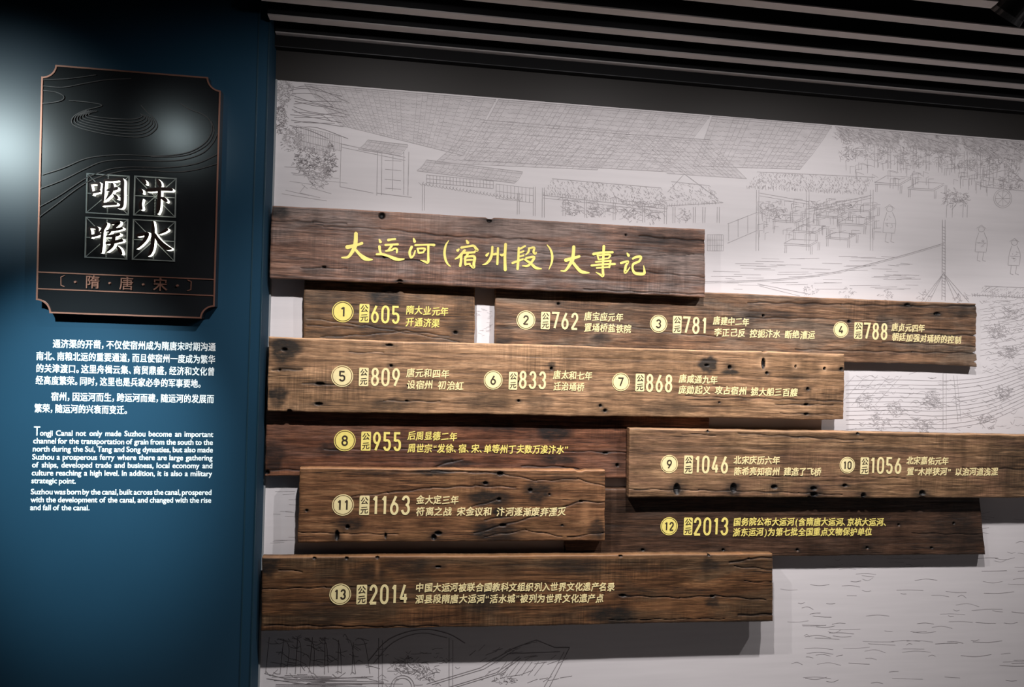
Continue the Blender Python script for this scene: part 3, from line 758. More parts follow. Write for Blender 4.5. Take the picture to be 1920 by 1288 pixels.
HEAD = [
    (630, 420, 9.6, [  # 大
        [(360, 165, 62), (355, 300, 68), (338, 410, 74), (290, 505, 60), (215, 595, 46), (105, 605, 26)],
        [(198, 418, 74), (300, 398, 58), (400, 370, 46), (472, 345, 50)],
        [(340, 450, 46), (420, 540, 52), (500, 608, 76), (580, 638, 58), (655, 640, 22)]]),
    (630, 420, 9.6, [  # 运
        [(778, 278, 26), (802, 325, 52)], [(938, 290, 48), (1000, 280, 38), (1068, 270, 36)], [(888, 380, 42), (1000, 372, 36), (1115, 366, 42)],
        [(1010, 380, 42), (945, 468, 36), (905, 488, 28)], [(898, 488, 34), (1000, 470, 38), (1062, 440, 34), (1096, 462, 42), (1092, 520, 30)],
        [(782, 402, 48), (790, 480, 42), (815, 540, 38)], [(728, 546, 34), (830, 545, 44), (940, 575, 44), (1040, 618, 60), (1130, 640, 54), (1228, 630, 22)]]),
    (630, 420, 9.6, [  # 河
        [(1396, 262, 30), (1416, 318, 54)], [(1365, 410, 48), (1326, 500, 44), (1334, 570, 44), (1356, 602, 40), (1400, 560, 32), (1426, 480, 26)],
        [(1425, 382, 38), (1570, 376, 32), (1700, 374, 38), (1768, 380, 50)], [(1466, 440, 36), (1488, 522, 36)],
        [(1470, 442, 32), (1600, 446, 38), (1572, 505, 32)], [(1490, 522, 38), (1575, 512, 32)],
        [(1662, 385, 42), (1660, 550, 38), (1655, 688, 48), (1590, 672, 36), (1520, 650, 12)]]),
    (820, 430, 8.727, [  # (
        [(185, 185, 12), (140, 260, 32), (118, 370, 40), (130, 480, 40), (165, 560, 32), (212, 606, 18)]]),
    (820, 430, 8.727, [  # 宿
        [(476, 182, 28), (500, 222, 54)], [(354, 322, 26), (330, 348, 50)], [(390, 300, 40), (500, 282, 34), (590, 270, 38), (630, 312, 46), (655, 345, 40), (600, 360, 14)],
        [(450, 340, 38), (400, 400, 46), (340, 460, 36), (290, 486, 20)], [(392, 420, 42), (386, 520, 42), (372, 602, 42)],
        [(425, 386, 36), (520, 382, 36), (612, 376, 36)], [(505, 390, 36), (475, 440, 36), (455, 478, 34)], [(452, 470, 38), (458, 582, 40)],
        [(450, 452, 32), (602, 446, 46), (596, 560, 46), (592, 624, 44), (530, 584, 22)], [(480, 506, 30), (572, 500, 28)], [(452, 576, 34), (535, 566, 30)]]),
    (820, 430, 8.727, [  # 州
        [(840, 388, 22), (803, 428, 46)], [(900, 285, 38), (892, 400, 42), (862, 490, 46), (800, 560, 36), (738, 580, 12)], [(912, 412, 36), (960, 402, 44)],
        [(992, 305, 36), (986, 450, 38), (980, 572, 38)], [(1030, 412, 26), (1058, 424, 42), (1090, 400, 24)], [(1116, 240, 46), (1106, 400, 46), (1106, 550, 48), (1110, 665, 54)]]),
    (820, 430, 8.727, [  # 段
        [(1332, 300, 38), (1326, 450, 40), (1312, 650, 44)], [(1438, 272, 30), (1370, 310, 34), (1325, 332, 28)], [(1322, 392, 28), (1412, 358, 32)], [(1320, 452, 28), (1412, 425, 32)],
        [(1226, 552, 38), (1310, 522, 38), (1402, 488, 30)], [(1500, 312, 32), (1488, 372, 36), (1442, 422, 16)], [(1490, 312, 28), (1582, 300, 38), (1572, 370, 36), (1600, 398, 42), (1622, 378, 16)],
        [(1450, 470, 32), (1582, 456, 42), (1530, 550, 38), (1470, 600, 38), (1392, 598, 20)], [(1430, 492, 36), (1530, 562, 42), (1610, 630, 48), (1702, 646, 20)]]),
    (820, 430, 8.727, [  # )
        [(1795, 255, 16), (1850, 330, 34), (1878, 430, 40), (1870, 540, 34), (1825, 655, 12)]]),
    (1020, 440, 9.6, [  # 大
        [(535, 215, 60), (526, 350, 62), (510, 450, 72), (450, 560, 54), (380, 648, 38), (302, 650, 22)], [(385, 460, 68), (500, 430, 58), (638, 390, 48)],
        [(510, 490, 52), (590, 590, 58), (660, 660, 62), (740, 680, 48), (812, 686, 20)]]),
    (1020, 440, 9.6, [  # 事
        [(1076, 205, 54), (1066, 400, 46), (1056, 600, 44), (1060, 738, 50), (1000, 712, 36), (932, 675, 12)], [(885, 350, 52), (1050, 322, 42), (1234, 316, 46)],
        [(960, 372, 34), (978, 445, 32)], [(962, 376, 30), (1182, 362, 36), (1162, 424, 32)], [(980, 446, 30), (1155, 426, 30)], [(926, 492, 32), (1100, 476, 32), (1202, 470, 36)], [(1195, 480, 36), (1172, 592, 36)],
        [(852, 556, 42), (1060, 536, 36), (1274, 530, 42)], [(942, 602, 30), (1060, 592, 32), (1172, 582, 30)]]),
    (1020, 440, 9.6, [  # 记
        [(1492, 332, 26), (1522, 378, 56)], [(1378, 512, 42), (1510, 482, 42), (1472, 560, 46), (1456, 680, 50), (1510, 640, 26), (1546, 580, 12)],
        [(1592, 435, 36), (1660, 402, 46), (1742, 402, 48), (1710, 480, 42), (1612, 525, 46), (1590, 600, 38), (1622, 680, 52), (1700, 706, 58), (1798, 700, 52), (1802, 630, 36), (1790, 556, 12)]]),
]
for ox, oy, sc, st in HEAD:
    b = MB(); brush(b, st, ox, oy, sc, YF, YF - .0016, YF + .003); b.build('heading_character', GOLD, R0)

# plank of entry 1
R1 = root('timeline_plank', 730, 640, YK, 'short brown plank under the left end of the heading plank, year 605')
plank(R1, [(570, 508), (890.5, 522), (890, 660), (569, 655)], YK, TK,
      wood('walnut_toned_wood', (.070, .042, .024), (.175, .108, .062), (.30, .20, .125), (.12, .085, .06), 2, .5, .5), 12,
      holes=[(853, 623, 4, 3)], cracks=[([(600, 632), (700, 626), (760, 620), (840, 630)], .9), ([(575, 596), (680, 610), (860, 640)], .7), ([(575, 610), (660, 612)], .8)],
      stains=[(722, 556, 32, 16, .75), (700, 618, 40, 12, .5), (600, 628, 40, 10, .4), (858, 615, 20, 14, .4)], pales=[(820, 570, 40, 14, .2)])
mount(R1, [(620, 600), (840, 600)], YK, TK)
entry(R1, YK, '1', (642.8, 584.5, 19.4), (674.3, 691.8, 569.5, 605), '605', (696, 749, 571.5, 607.5), ('隋大业元年', 761, 580.5, 841, 584.5), ('开通济渠', 760.5, 603, 825, 606), GOLD)

# plank of entries 2, 3, 4
R2 = root('timeline_plank', 1380, 665, YK, 'long brown plank with a split right end, years 762, 781 and 788')
plank(R2, [(929, 531), (1830, 570), (1832, 687), (928, 657)], YK, TK,
      wood('grey_brown_wood', (.058, .036, .024), (.165, .103, .066), (.275, .185, .125), (.20, .15, .11), 3, .5, .5), 13,
      holes=[(1037, 569, 2.6), (1409, 591, 2.6), (1574, 602, 3.5, 2.5), (1750, 588, 7, 3), (1690, 571, 6, 3)],
      cracks=[([(1380, 566), (1560, 570), (1700, 573), (1830, 574)], 1.4), ([(1330, 594), (1500, 596), (1660, 600)], .9), ([(1660, 622), (1760, 628), (1832, 628)], 1.4), ([(1470, 654), (1700, 660), (1832, 662)], 1.2), ([(1640, 640), (1750, 646), (1832, 650)], .9), ([(1100, 600), (1250, 625), (1330, 630)], .8)],
      stains=[(1112, 634, 18, 10, .6), (1420, 590, 60, 10, .45), (1800, 580, 40, 14, .5), (940, 630, 20, 20, .4), (1640, 600, 12, 16, .4)], pales=[(1700, 675, 110, 6, .35), (1000, 575, 40, 10, .15)],
      notches=[('right', 629, 1.6, 5), ('right', 661, 2.0, 9), ('right', 678, 1.8, 7), ('right', 592, 8, -2)], rough_end=(.001, .003))
mount(R2, [(1020, 600), (1780, 640)], YK, TK)
entry(R2, YK, '2', (986, 600, 18.2), (1014.7, 1030.5, 584.5, 617.5), '762', (1035, 1083.7, 584.5, 618.7), ('唐宝应元年', 1095, 592.5, 1168.7, 595.5), ('置埇桥盐铁院', 1095, 613, 1183.7, 617), GOLD2)
entry(R2, YK, '3', (1234.7, 607, 17.6), (1262, 1277, 592, 625), '781', (1281, 1324.5, 593, 627), ('唐建中二年', 1337, 600.5, 1405, 604), ('李正己反 控扼汴水 断绝漕运', 1338.7, 622.5, 1528, 628.5), GOLD2)
entry(R2, YK, '4', (1576.5, 618, 16.6), (1602, 1616, 604, 635.6), '788', (1620, 1663, 604.5, 638), ('唐贞元四年', 1671.6, 613, 1734, 616), ('朝廷加强对埇桥的控制', 1672, 631, 1802, 638), GOLD2)

# plank of entries 5, 6, 7
R5 = root('timeline_plank', 1040, 780, YF, 'long light tan plank with nail holes and dark knots, years 809, 833 and 868')
plank(R5, [(503.7, 632), (1584, 664), (1582, 787), (501.2, 771)], YF, TF,
      wood('honey_pine_wood', (.115, .070, .040), (.285, .185, .112), (.43, .305, .20), (.27, .155, .080), 4, .5, .55, .6), 15,
      holes=[(713, 685, 2.8), (590, 719, 8, 3), (588, 757, 7, 3), (743, 723, 2), (1003, 690, 3), (942, 751, 2.4), (1095, 760, 2.6), (1104, 769, 3.2), (1134, 724, 3, 2), (943, 715, 2), (1302, 684, 5, 2), (1348, 688, 4), (1416, 681, 4, 11), (1482, 687, 2.2, 3), (1542, 691, 3), (1577, 692, 3.4), (1423, 699, 3), (1507, 729, 3), (1504, 758, 5, 1.8), (1504, 776, 5, 1.8), (1327, 754, 2, 1.4), (710, 646, 7, 2), (530, 655, 5, 3), (538, 771, 4, 2), (740, 751, 3, 1.4), (522, 693, 2)],
      cracks=[([(560, 718), (640, 722)], 1.0), ([(640, 660), (700, 660)], .9), ([(700, 751), (800, 752)], .8), ([(1440, 758), (1560, 759)], .9), ([(1450, 775), (1560, 777)], .8), ([(1260, 742), (1420, 747), (1580, 752)], .8), ([(1270, 722), (1345, 724)], .7), ([(510, 693), (560, 692)], 1.2), ([(996, 748), (996, 771)], .6)],
      stains=[(530, 655, 26, 24, .85), (535, 690, 26, 6, .6), (520, 738, 18, 12, .8), (518, 755, 12, 10, .6), (715, 757, 34, 12, .55), (880, 752, 50, 12, .4), (985, 752, 26, 12, .4), (1305, 683, 18, 15, .95), (1350, 697, 18, 5, .8), (1490, 706, 50, 5, .35), (750, 740, 22, 20, .3), (1225, 762, 60, 14, .35), (760, 640, 20, 6, .4), (1003, 684, 7, 9, .6)],
      pales=[(1416, 681, 11, 13, .8), (1482, 686, 8, 8, .7), (1542, 690, 9, 9, .8), (900, 650, 160, 14, .30), (600, 690, 60, 20, .12), (760, 775, 200, 6, .25), (1480, 660, 90, 5, .35)],
      notches=[('bot', 538, 4, 2), ('top', 1418, 5, 2)])
mount(R5, [(560, 710), (1540, 725), (1050, 720)], YF, TF)
entry(R5, YF, '5', (641.7, 705.2, 19.8), (673.7, 690.5, 689, 724), '809', (696, 749.5, 689, 725), ('唐元和四年', 761.7, 698, 842.5, 701.5), ('设宿州 初治虹', 762.5, 720.5, 870, 723.5), GOLD2)
entry(R5, YF, '6', (924.7, 712.5, 18), (954.5, 969.5, 697, 730.7), '833', (973.7, 1023.7, 695, 730), ('唐太和七年', 1037, 702, 1111, 705), ('迁治埇桥', 1037.5, 723.5, 1095.5, 726), GOLD2)
entry(R5, YF, '7', (1164, 716, 17.8), (1192, 1207.5, 700.5, 734), '868', (1211.7, 1260, 701, 736), ('唐咸通九年', 1272.5, 709.5, 1345.5, 712.5), ('庞勋起义 攻占宿州 掳大船三百艘', 1271.7, 730, 1495.5, 736), GOLD2)

# plank of entry 8
R8 = root('timeline_plank', 900, 895, YK, 'reddish brown plank below the light tan plank, year 955')
plank(R8, [(499.5, 765), (1330, 781), (1330, 897), (496.5, 893)], YK, TK,
      wood('red_brown_wood', (.048, .021, .013), (.135, .062, .038), (.23, .12, .075), (.15, .075, .05), 5, .48, .55), 18,
      holes=[(1145, 872, 3.4), (500, 886, 5, 4), (1122, 849, 5, 2)], cracks=[([(780, 882), (830, 865), (850, 862)], 1.2), ([(500, 881), (560, 881)], 1.0), ([(960, 874), (1040, 875), (1070, 880)], 1.2), ([(600, 842), (800, 842), (1060, 846), (1175, 848)], .8)],
      stains=[(1020, 812, 34, 14, .75), (1025, 862, 36, 8, .7), (612, 842, 26, 12, .6), (830, 868, 34, 8, .7), (512, 855, 18, 30, .6), (900, 797, 60, 8, .5)], pales=[(530, 889, 60, 4, .6), (1155, 891, 30, 4, .5)])
mount(R8, [(560, 840), (1130, 850)], YK, TK)
entry(R8, YK, '8', (646.5, 826, 19.7), (677.7, 694.7, 809, 845), '955', (699.5, 752, 809.5, 846), ('后周显德二年', 764, 816.5, 857.5, 818.5), ('周世宗“发徐、宿、宋、单等州丁夫数万浚汴水”', 764, 840, 1066, 843), GOLD)

# plank of entries 9 and 10
R9 = root('timeline_plank', 1560, 928, YF, 'grey brown plank running out of the right edge of the photo, years 1046 and 1056')
plank(R9, [(1180, 803), (2010, 817), (2010, 934), (1180, 932)], YF, TF,
      wood('ash_brown_wood', (.075, .047, .027), (.215, .142, .085), (.34, .24, .155), (.19, .10, .06), 6, .5, .4), 19,
      holes=[(1262, 917, 6, 11), (1362, 915, 6, 9), (1435, 913, 6, 4), (1507, 916, 6, 4), (1565, 910, 4.5, 3), (1600, 929, 5, 5), (1712, 926, 6, 7), (1508, 928, 7, 6), (1316, 808, 2), (1589, 813, 3, 2)],
      cracks=[([(1180, 917), (1300, 919), (1480, 924), (1560, 928)], .9), ([(1370, 812), (1480, 819), (1600, 826)], 1.0), ([(1270, 813), (1330, 816)], .7), ([(1790, 876), (1920, 880)], .8), ([(1390, 892), (1680, 896)], .6)],
      stains=[(1262, 915, 14, 16, .6), (1362, 918, 16, 14, .7), (1436, 918, 14, 10, .5), (1508, 920, 16, 14, .6), (1712, 924, 16, 10, .5), (1900, 870, 60, 60, .35)], pales=[(1300, 870, 80, 40, .15)], notches=[('bot', 1712, 6, 3), ('bot', 1500, 4, 2)])  # the broad mark at the right end paints in light falloff
mount(R9, [(1500, 850), (1860, 850)], YF, TF)
entry(R9, YF, '9', (1254.7, 870, 17.8), (1283, 1298, 854, 888), '1046', (1303, 1364.5, 854, 888), ('北宋庆历六年', 1375.5, 862, 1462.5, 863.5), ('陈希亮知宿州 建造了飞桥', 1375.5, 883.5, 1540, 884.5), GOLD2)
entry(R9, YF, '10', (1588.5, 872, 16.8), (1613.7, 1628, 857.5, 889), '1056', (1632, 1689.5, 856.7, 888.7), ('北宋嘉佑元年', 1699.5, 863, 1778.7, 864.5), ('置“木岸狭河” 以治河道浅涩', 1699.5, 884, 1871, 884.5), GOLD2)

# plank of entry 11
R11 = root('timeline_plank', 848, 1010, YF, 'knotty brown plank with swirling cracks and grey stains, year 1163')
plank(R11, [(562, 878), (1135, 881), (1134, 1014), (558, 1017)], YF, TF,
      wood('knotty_brown_wood', (.050, .026, .014), (.165, .088, .047), (.30, .185, .105), (.20, .10, .045), 7, .48, .5), 21,
      holes=[(647, 988, 4), (628, 1004, 4, 10), (805, 1008, 5, 6), (813, 1000, 7, 4), (930, 888, 6, 4), (902, 906, 5, 3), (988, 919, 4.5, 3.5), (928, 936, 4, 3), (935, 985, 7, 3), (1087, 940, 4, 2), (1025, 927, 2), (574, 957, 2.4), (716, 1005, 2, 6), (1050, 985, 2.5, 1.5)],
      cracks=[([(640, 932), (720, 924), (800, 915), (880, 911), (960, 913)], 1.1), ([(800, 883), (930, 887), (1000, 901), (1080, 898), (1135, 912)], 1.0), ([(880, 1000), (935, 985), (1000, 967), (1087, 940), (1135, 942)], 1.2), ([(900, 975), (985, 962), (1060, 948)], 1.0), ([(560, 998), (640, 1000), (740, 1002)], .8), ([(1060, 1008), (1135, 998)], 1.0), ([(900, 1006), (980, 994), (1050, 1006)], .9), ([(860, 955), (930, 935)], .9)],
      stains=[(906, 934, 42, 14, .75), (1002, 922, 26, 20, .7), (920, 1000, 44, 22, .7), (800, 884, 36, 8, .75), (1118, 992, 16, 18, .6), (650, 985, 26, 14, .6), (1060, 896, 30, 8, .4), (928, 960, 12, 10, .8), (700, 885, 50, 5, .5)],
      pales=[(645, 1004, 10, 7, .7), (1095, 960, 10, 28, .35), (1000, 1000, 50, 8, .3), (1110, 905, 40, 12, .25), (820, 945, 60, 10, .15), (690, 1005, 30, 8, .3)], notches=[('top', 1085, 8, 3)])
mount(R11, [(620, 960), (980, 960)], YF, TF)
entry(R11, YF, '11', (643, 946.7, 19.8), (674.5, 692, 929.5, 965.5), '1163', (698, 768.7, 928.7, 965.5), ('金大定三年', 780, 936.5, 860.5, 937.5), ('符离之战 宋金议和 汴河逐渐废弃湮灭', 780, 958.7, 1061, 959.3), GOLD2)

# plank of entry 12
R12 = root('timeline_plank', 1450, 1042, YK, 'very dark brown plank with slanting right end and small nail holes, year 2013')
plank(R12, [(1060, 916), (1836, 919), (1848, 1040), (1060, 1046)], YK, TK,
      wood('dark_smoked_wood', (.030, .018, .012), (.066, .040, .028), (.10, .064, .046), (.055, .038, .029), 8, .45, .4, .2), 22,
      holes=[(1478, 1031, 2.4), (1612, 1027, 2.6), (1739, 1027, 2.8, 2), (1674, 984, 2.2), (1784, 981, 2.4), (1195, 1031, 2.6), (1340, 1031, 2.4)],
      cracks=[([(1700, 1000), (1840, 1002)], .7)], stains=[(1790, 1000, 50, 40, .4)], pales=[(1478, 1034, 2, 1.5, .8), (1612, 1030, 2, 1.5, .8), (1674, 987, 2, 1.5, .7), (1844, 1029, 3, 1, .8), (1700, 1000, 20, 12, .2), (1130, 920, 70, 2, .9)])
mount(R12, [(1160, 1000), (1780, 985)], YK, TK)
entry(R12, YK, '12', (1254.5, 986.5, 17.8), (1282.5, 1297.5, 970.5, 1003), '2013', (1301, 1365, 970, 1003.7), ('国务院公布大运河(含隋唐大运河、京杭大运河、', 1375, 978, 1664, 978.5), ('浙东运河)为第七批全国重点文物保护单位', 1374, 997.5, 1635, 996.5), GOLD)

# plank of entry 13
R13 = root('timeline_plank', 970, 1174, YF, 'long dark brown plank at the bottom of the timeline, year 2014')
plank(R13, [(491.5, 1045), (1449, 1038.5), (1449.5, 1165), (489.5, 1183)], YF, TF,
      wood('dark_oak_wood', (.034, .017, .009), (.118, .062, .031), (.215, .125, .065), (.10, .062, .034), 9, .48, .5, .6), 23,
      holes=[(581, 1047, 3, 2), (637, 1047, 3.4, 2.4), (691, 1046, 3.4, 2.4), (800, 1063, 5, 2), (1143, 1043, 4, 2), (1147, 1117, 7, 2.5), (1325, 1118, 5, 2.5), (1318, 1041, 3, 2), (737, 1118, 3, 2.5), (808, 1119, 2)],
      cracks=[([(1140, 1117), (1260, 1121), (1330, 1117), (1435, 1125)], 1.0), ([(1360, 1056), (1400, 1048), (1450, 1045)], 1.6), ([(1378, 1154), (1450, 1152)], 1.8), ([(490, 1105), (600, 1101), (690, 1100)], .9), ([(495, 1172), (700, 1176), (800, 1174)], 1.0), ([(1370, 1062), (1450, 1068)], 1.0), ([(520, 1068), (560, 1072)], 1.0), ([(1390, 1090), (1450, 1092)], .7), ([(1120, 1163), (1350, 1160)], .7)],
      stains=[(500, 1060, 20, 18, .7), (745, 1060, 40, 22, .5), (1060, 1060, 60, 18, .5), (1135, 1155, 46, 18, .7), (680, 1072, 26, 14, .5), (885, 1130, 26, 20, .5), (1325, 1128, 14, 12, .6), (1320, 1060, 18, 14, .5), (600, 1150, 60, 20, .35)],
      pales=[(637, 1066, 4, 14, .35), (691, 1066, 4, 16, .45), (581, 1056, 3, 6, .4), (545, 1072, 16, 4, .4), (950, 1045, 280, 3, .6), (1420, 1044, 26, 4, .6), (1230, 1140, 60, 14, .2), (880, 1085, 80, 14, .2)], rough_end=(.001, .002))
mount(R13, [(570, 1110), (970, 1130), (1400, 1100)], YF, TF)
entry(R13, YF, '13', (638, 1114, 19.7), (669, 687.5, 1096.7, 1132.5), '2014', (692.5, 764.5, 1096, 1132), ('中国大运河被联合国教科文组织列入世界文化遗产名录', 779, 1101.5, 1153, 1100), ('泗县段隋唐大运河“活水城”被列为世界文化遗产点', 778, 1123, 1132, 1121.5), GOLD2)

# ------------------------------------------------------------------ black plaque on the blue wall
YP = YB - .04
PBLK = mat('satin_black_lacquer', (.010, .011, .0125), .20, spec=.5, noise=((3, 3, 3), .1))
COPPER = mat('brushed_copper', (.42, .20, .145), .38, .75, noise=((20, 20, 20), .1))
RELIEF = mat('black_relief_line', (.07, .06, .058), .32, .5, noise=((20, 20, 20), .1))
STEEL = mat('grey_tile_line', (.22, .24, .235), .4, .3, noise=((20, 20, 20), .1))
FACE = mat('bronze_letter_face', (.05, .03, .026), .35, .4, noise=((20, 20, 20), .1))
GLOW = mat('white_backlit_acrylic', (.8, .8, .75), .5, emit=(1.0, .985, .86), estr=2.6, noise=((20, 20, 20), .03))
xl = float(np.mean([at(80, 150, YP)[0], at(66, 566, YP)[0]])); xr = float(np.mean([at(412, 200, YP)[0], at(404, 577, YP)[0]]))
zb = float(np.mean([at(88, 587.5, YP)[2], at(383.5, 597, YP)[2]])); zt = float(at(80, 120, YP)[2])
pr = .043
PQ = tag(empty('plaque', ((xl + xr) / 2, YB, zb)), 'black lacquered plaque with copper edging and four glowing characters on the blue wall', 'plaque')
def outline(ins, n=10):
    a, c, d, e = xl + ins, xr - ins, zb + ins, zt - ins; r = pr
    L = arc(a - ins, d - ins, r + ins, r + ins, 90 - 0, 0, n)      # bottom left, concave
    L = [(x, z) for x, z in L]
    Rr = arc(c + ins, d - ins, r + ins, r + ins, 180, 90, n)
    T1 = arc(c + ins, e + ins, r + ins, r + ins, 270, 180, n); T0 = arc(a - ins, e + ins, r + ins, r + ins, 360, 270, n)
    cl = lambda p: (min(max(p[0], a), c), min(max(p[1], d), e))
    return [cl(p) for p in L + Rr + T1 + T0]
b = MB(); b.prism(outline(0), YP, YB + .0005)
b.build('board', PBLK, PQ)
o1, o2 = outline(.0), outline(.0052)
b = MB(); n = len(o1); yb_ = YP - .003
vs = [(x, yb_, z) for x, z in o1] + [(x, yb_, z) for x, z in o2] + [(x, YP + .001, z) for x, z in o1] + [(x, YP + .001, z) for x, z in o2]
b.add(vs, [(i, (i + 1) % n, n + (i + 1) % n, n + i) for i in range(n)] + [(i, 2 * n + i, 2 * n + (i + 1) % n, (i + 1) % n) for i in range(n)] + [(n + i, n + (i + 1) % n, 3 * n + (i + 1) % n, 3 * n + i) for i in range(n)])
tag(b.build('copper_border', COPPER, PQ), 'thin copper border')
for (ya, yb2) in ((511.5, 522.5), (541.5, 554)):
    z = float(np.mean([at(69, ya, YP)[2], at(403, yb2, YP)[2]])); b = MB(); b.box(xl + .005, xr - .005, YP - .0025, YP + .001, z - .002, z + .002)
    b.build('copper_strip', COPPER, PQ)
def rel(pts, w=1.3, h=.004):
    P = catmull([(x, y, w) for x, y in pts], 6); Q = []
    for (x, y, ww) in P:
        p = at(60 + x / 4.295, 120 + y / 4.295, YP); Q.append((min(max(p[0], xl + .005), xr - .005), p[2], ww * .002))
    L, R = ribbon(Q); mb = MB(); put_ribbon(mb, L, R, YP - h, YP + .001); return mb
RL = [
    [(85, 893), (250, 840), (430, 765), (600, 738), (780, 733), (960, 742), (1130, 735), (1280, 705), (1400, 630), (1450, 530), (1430, 450), (1360, 400), (1270, 365), (1200, 320)],
    [(960, 748), (1160, 746), (1300, 716), (1420, 640), (1466, 540), (1445, 460)],
    [(70, 1005), (250, 935), (430, 845), (560, 790), (700, 773), (880, 775), (1040, 782), (1220, 770), (1370, 720), (1455, 640), (1495, 560)],
    [(65, 1150), (200, 1075), (330, 990), (430, 925), (540, 878), (640, 845), (770, 832), (900, 832), (1050, 835), (1200, 825), (1350, 795), (1500, 725)],
    [(62, 1232), (200, 1130), (330, 1030), (430, 962), (530, 915), (640, 882), (760, 858), (900, 855), (1050, 865), (1180, 870), (1330, 850), (1500, 803)],
    [(300, 297), (440, 308), (565, 335), (430, 375), (345, 420), (322, 465), (350, 500), (450, 535), (620, 570), (820, 590), (920, 580), (980, 545), (1010, 500), (985, 440), (930, 390), (880, 335)],
    [(95, 215), (200, 230), (258, 262), (240, 295), (150, 315), (90, 320)],
    [(95, 180), (250, 190), (420, 160), (600, 130), (800, 120)], [(95, 130), (300, 120), (520, 90)]]
MT = [(430, 375), (345, 420), (322, 465), (350, 500), (450, 535), (620, 570), (820, 590), (920, 580), (980, 545), (1010, 500), (985, 440)]
for k in range(1, 7):
    RL.append([(690 + (x - 690) * (1 - .062 * k), 400 + (y - 400) * (1 - .115 * k) - 2 * k) for x, y in MT])
for r in RL:
    rel(r).build('relief_contour', RELIEF, PQ)
CH = [  # tile corners TL TR BR BL, crop origin, strokes
    ([(162.7, 325), (243.7, 329.3), (241, 403.5), (160.6, 400)], (155, 320), [
        [(195, 350, 50), (225, 500, 55), (262, 640, 42)], [(200, 355, 42), (330, 338, 60), (430, 342, 80), (445, 430, 78), (425, 550, 56)], [(250, 595, 56), (350, 568, 66), (470, 548, 56)],
        [(590, 240, 52), (562, 500, 64), (548, 700, 68), (535, 940, 46)], [(590, 250, 66), (800, 250, 72), (1000, 230, 78), (1062, 275, 96), (1066, 500, 88), (1062, 800, 92), (1035, 965, 86), (930, 990, 40)], [(545, 902, 76), (750, 888, 82), (905, 892, 66)],
        [(640, 525, 26), (730, 518, 84), (920, 472, 84)], [(795, 345, 56), (800, 450, 86), (762, 580, 86), (690, 690, 56), (610, 788, 20)], [(820, 635, 26), (890, 692, 76), (938, 748, 56)]]),
    ([(252, 329.5), (331.6, 333.7), (329, 408), (250, 404)], (245, 325), [
        [(315, 172, 56), (370, 222, 88), (410, 285, 46)], [(215, 432, 36), (282, 462, 78), (320, 530, 46)], [(322, 690, 24), (262, 820, 82), (285, 950, 80)],
        [(712, 172, 66), (762, 252, 104), (800, 342, 76)], [(445, 452, 86), (600, 446, 96), (800, 422, 98), (1000, 427, 88), (1108, 442, 76)], [(772, 432, 88), (766, 700, 92), (742, 950, 96), (722, 1075, 44)], [(815, 655, 56), (900, 692, 96), (968, 748, 66)]]),
    ([(160.6, 407), (241, 410), (238, 486.5), (158.5, 483.4)], (155, 402), [
        [(178, 362, 56), (202, 480, 58), (225, 618, 46)], [(192, 348, 46), (320, 352, 66), (390, 382, 86), (382, 480, 84), (352, 540, 56)], [(212, 585, 56), (320, 562, 76), (478, 522, 54)],
        [(640, 245, 66), (590, 322, 86), (522, 420, 76), (435, 490, 34)], [(542, 420, 66), (522, 600, 72), (512, 800, 72), (495, 1018, 54)],
        [(775, 242, 56), (900, 222, 92), (982, 222, 76), (862, 330, 92), (832, 380, 54)], [(642, 442, 46), (850, 412, 76), (1058, 372, 66)], [(742, 460, 66), (695, 528, 44)], [(642, 592, 46), (830, 572, 86), (988, 532, 66)],
        [(842, 562, 86), (832, 680, 92), (792, 830, 90), (722, 930, 56), (645, 1000, 28)], [(645, 772, 66), (850, 742, 80), (1058, 694, 84)], [(932, 855, 34), (990, 952, 86), (1048, 1058, 54)]]),
    ([(249, 411), (330, 414.4), (327.5, 490), (247.8, 487.5)], (245, 405), [
        [(592, 152, 56), (602, 350, 86), (600, 600, 96), (572, 850, 96), (522, 1000, 76), (465, 1068, 34)], [(175, 522, 76), (300, 492, 86), (435, 472, 92), (432, 522, 104), (380, 640, 86), (270, 770, 66), (155, 878, 24)],
        [(978, 362, 76), (880, 422, 66), (765, 480, 34)], [(642, 482, 66), (722, 622, 96), (850, 770, 124), (980, 858, 118), (1088, 880, 50)]]),
]
YL = YP - .022
for corners, (ox, oy), st in CH:
    q = [at(x, y, YP - .002) for x, y in corners]
    xa = (q[0][0] + q[3][0]) / 2; xb = (q[1][0] + q[2][0]) / 2; za = (q[0][2] + q[1][2]) / 2; zc = (q[2][2] + q[3][2]) / 2
    b = MB(); w = .0034; y0, y1 = YP - .004, YP + .001
    b.box(xa, xb, y0, y1, za - w, za); b.box(xa, xb, y0, y1, zc, zc + w); b.box(xa, xa + w, y0, y1, zc + w, za - w); b.box(xb - w, xb, y0, y1, zc + w, za - w)
    for p0, p1 in (((xa, za), (xb, zc)), ((xa, zc), (xb, za))):
        L, R = ribbon([(*p0, .002), (*p1, .002)]); put_ribbon(b, L, R, y0 + .0015, y1)
    mx, mz = (xa + xb) / 2, (za + zc) / 2; nd = 26
    for i in range(nd):
        t = zc + (za - zc) * (i + .2) / nd; b.box(mx - .0016, mx + .0016, y0 + .0012, y1, t, t + (za - zc) / nd * .55)
    b.box(xa, xb, y0 + .0011, y1, mz - .0012, mz + .0012)
    to = b.build('character_tile', STEEL, PQ)
    b = MB(); brush(b, st, ox, oy, 14.31, YL, YL, YP + .0005, 0, 1)
    tag(b.build('backlit_character', [FACE, GLOW], to), 'dark bronze character with a glowing white rim')
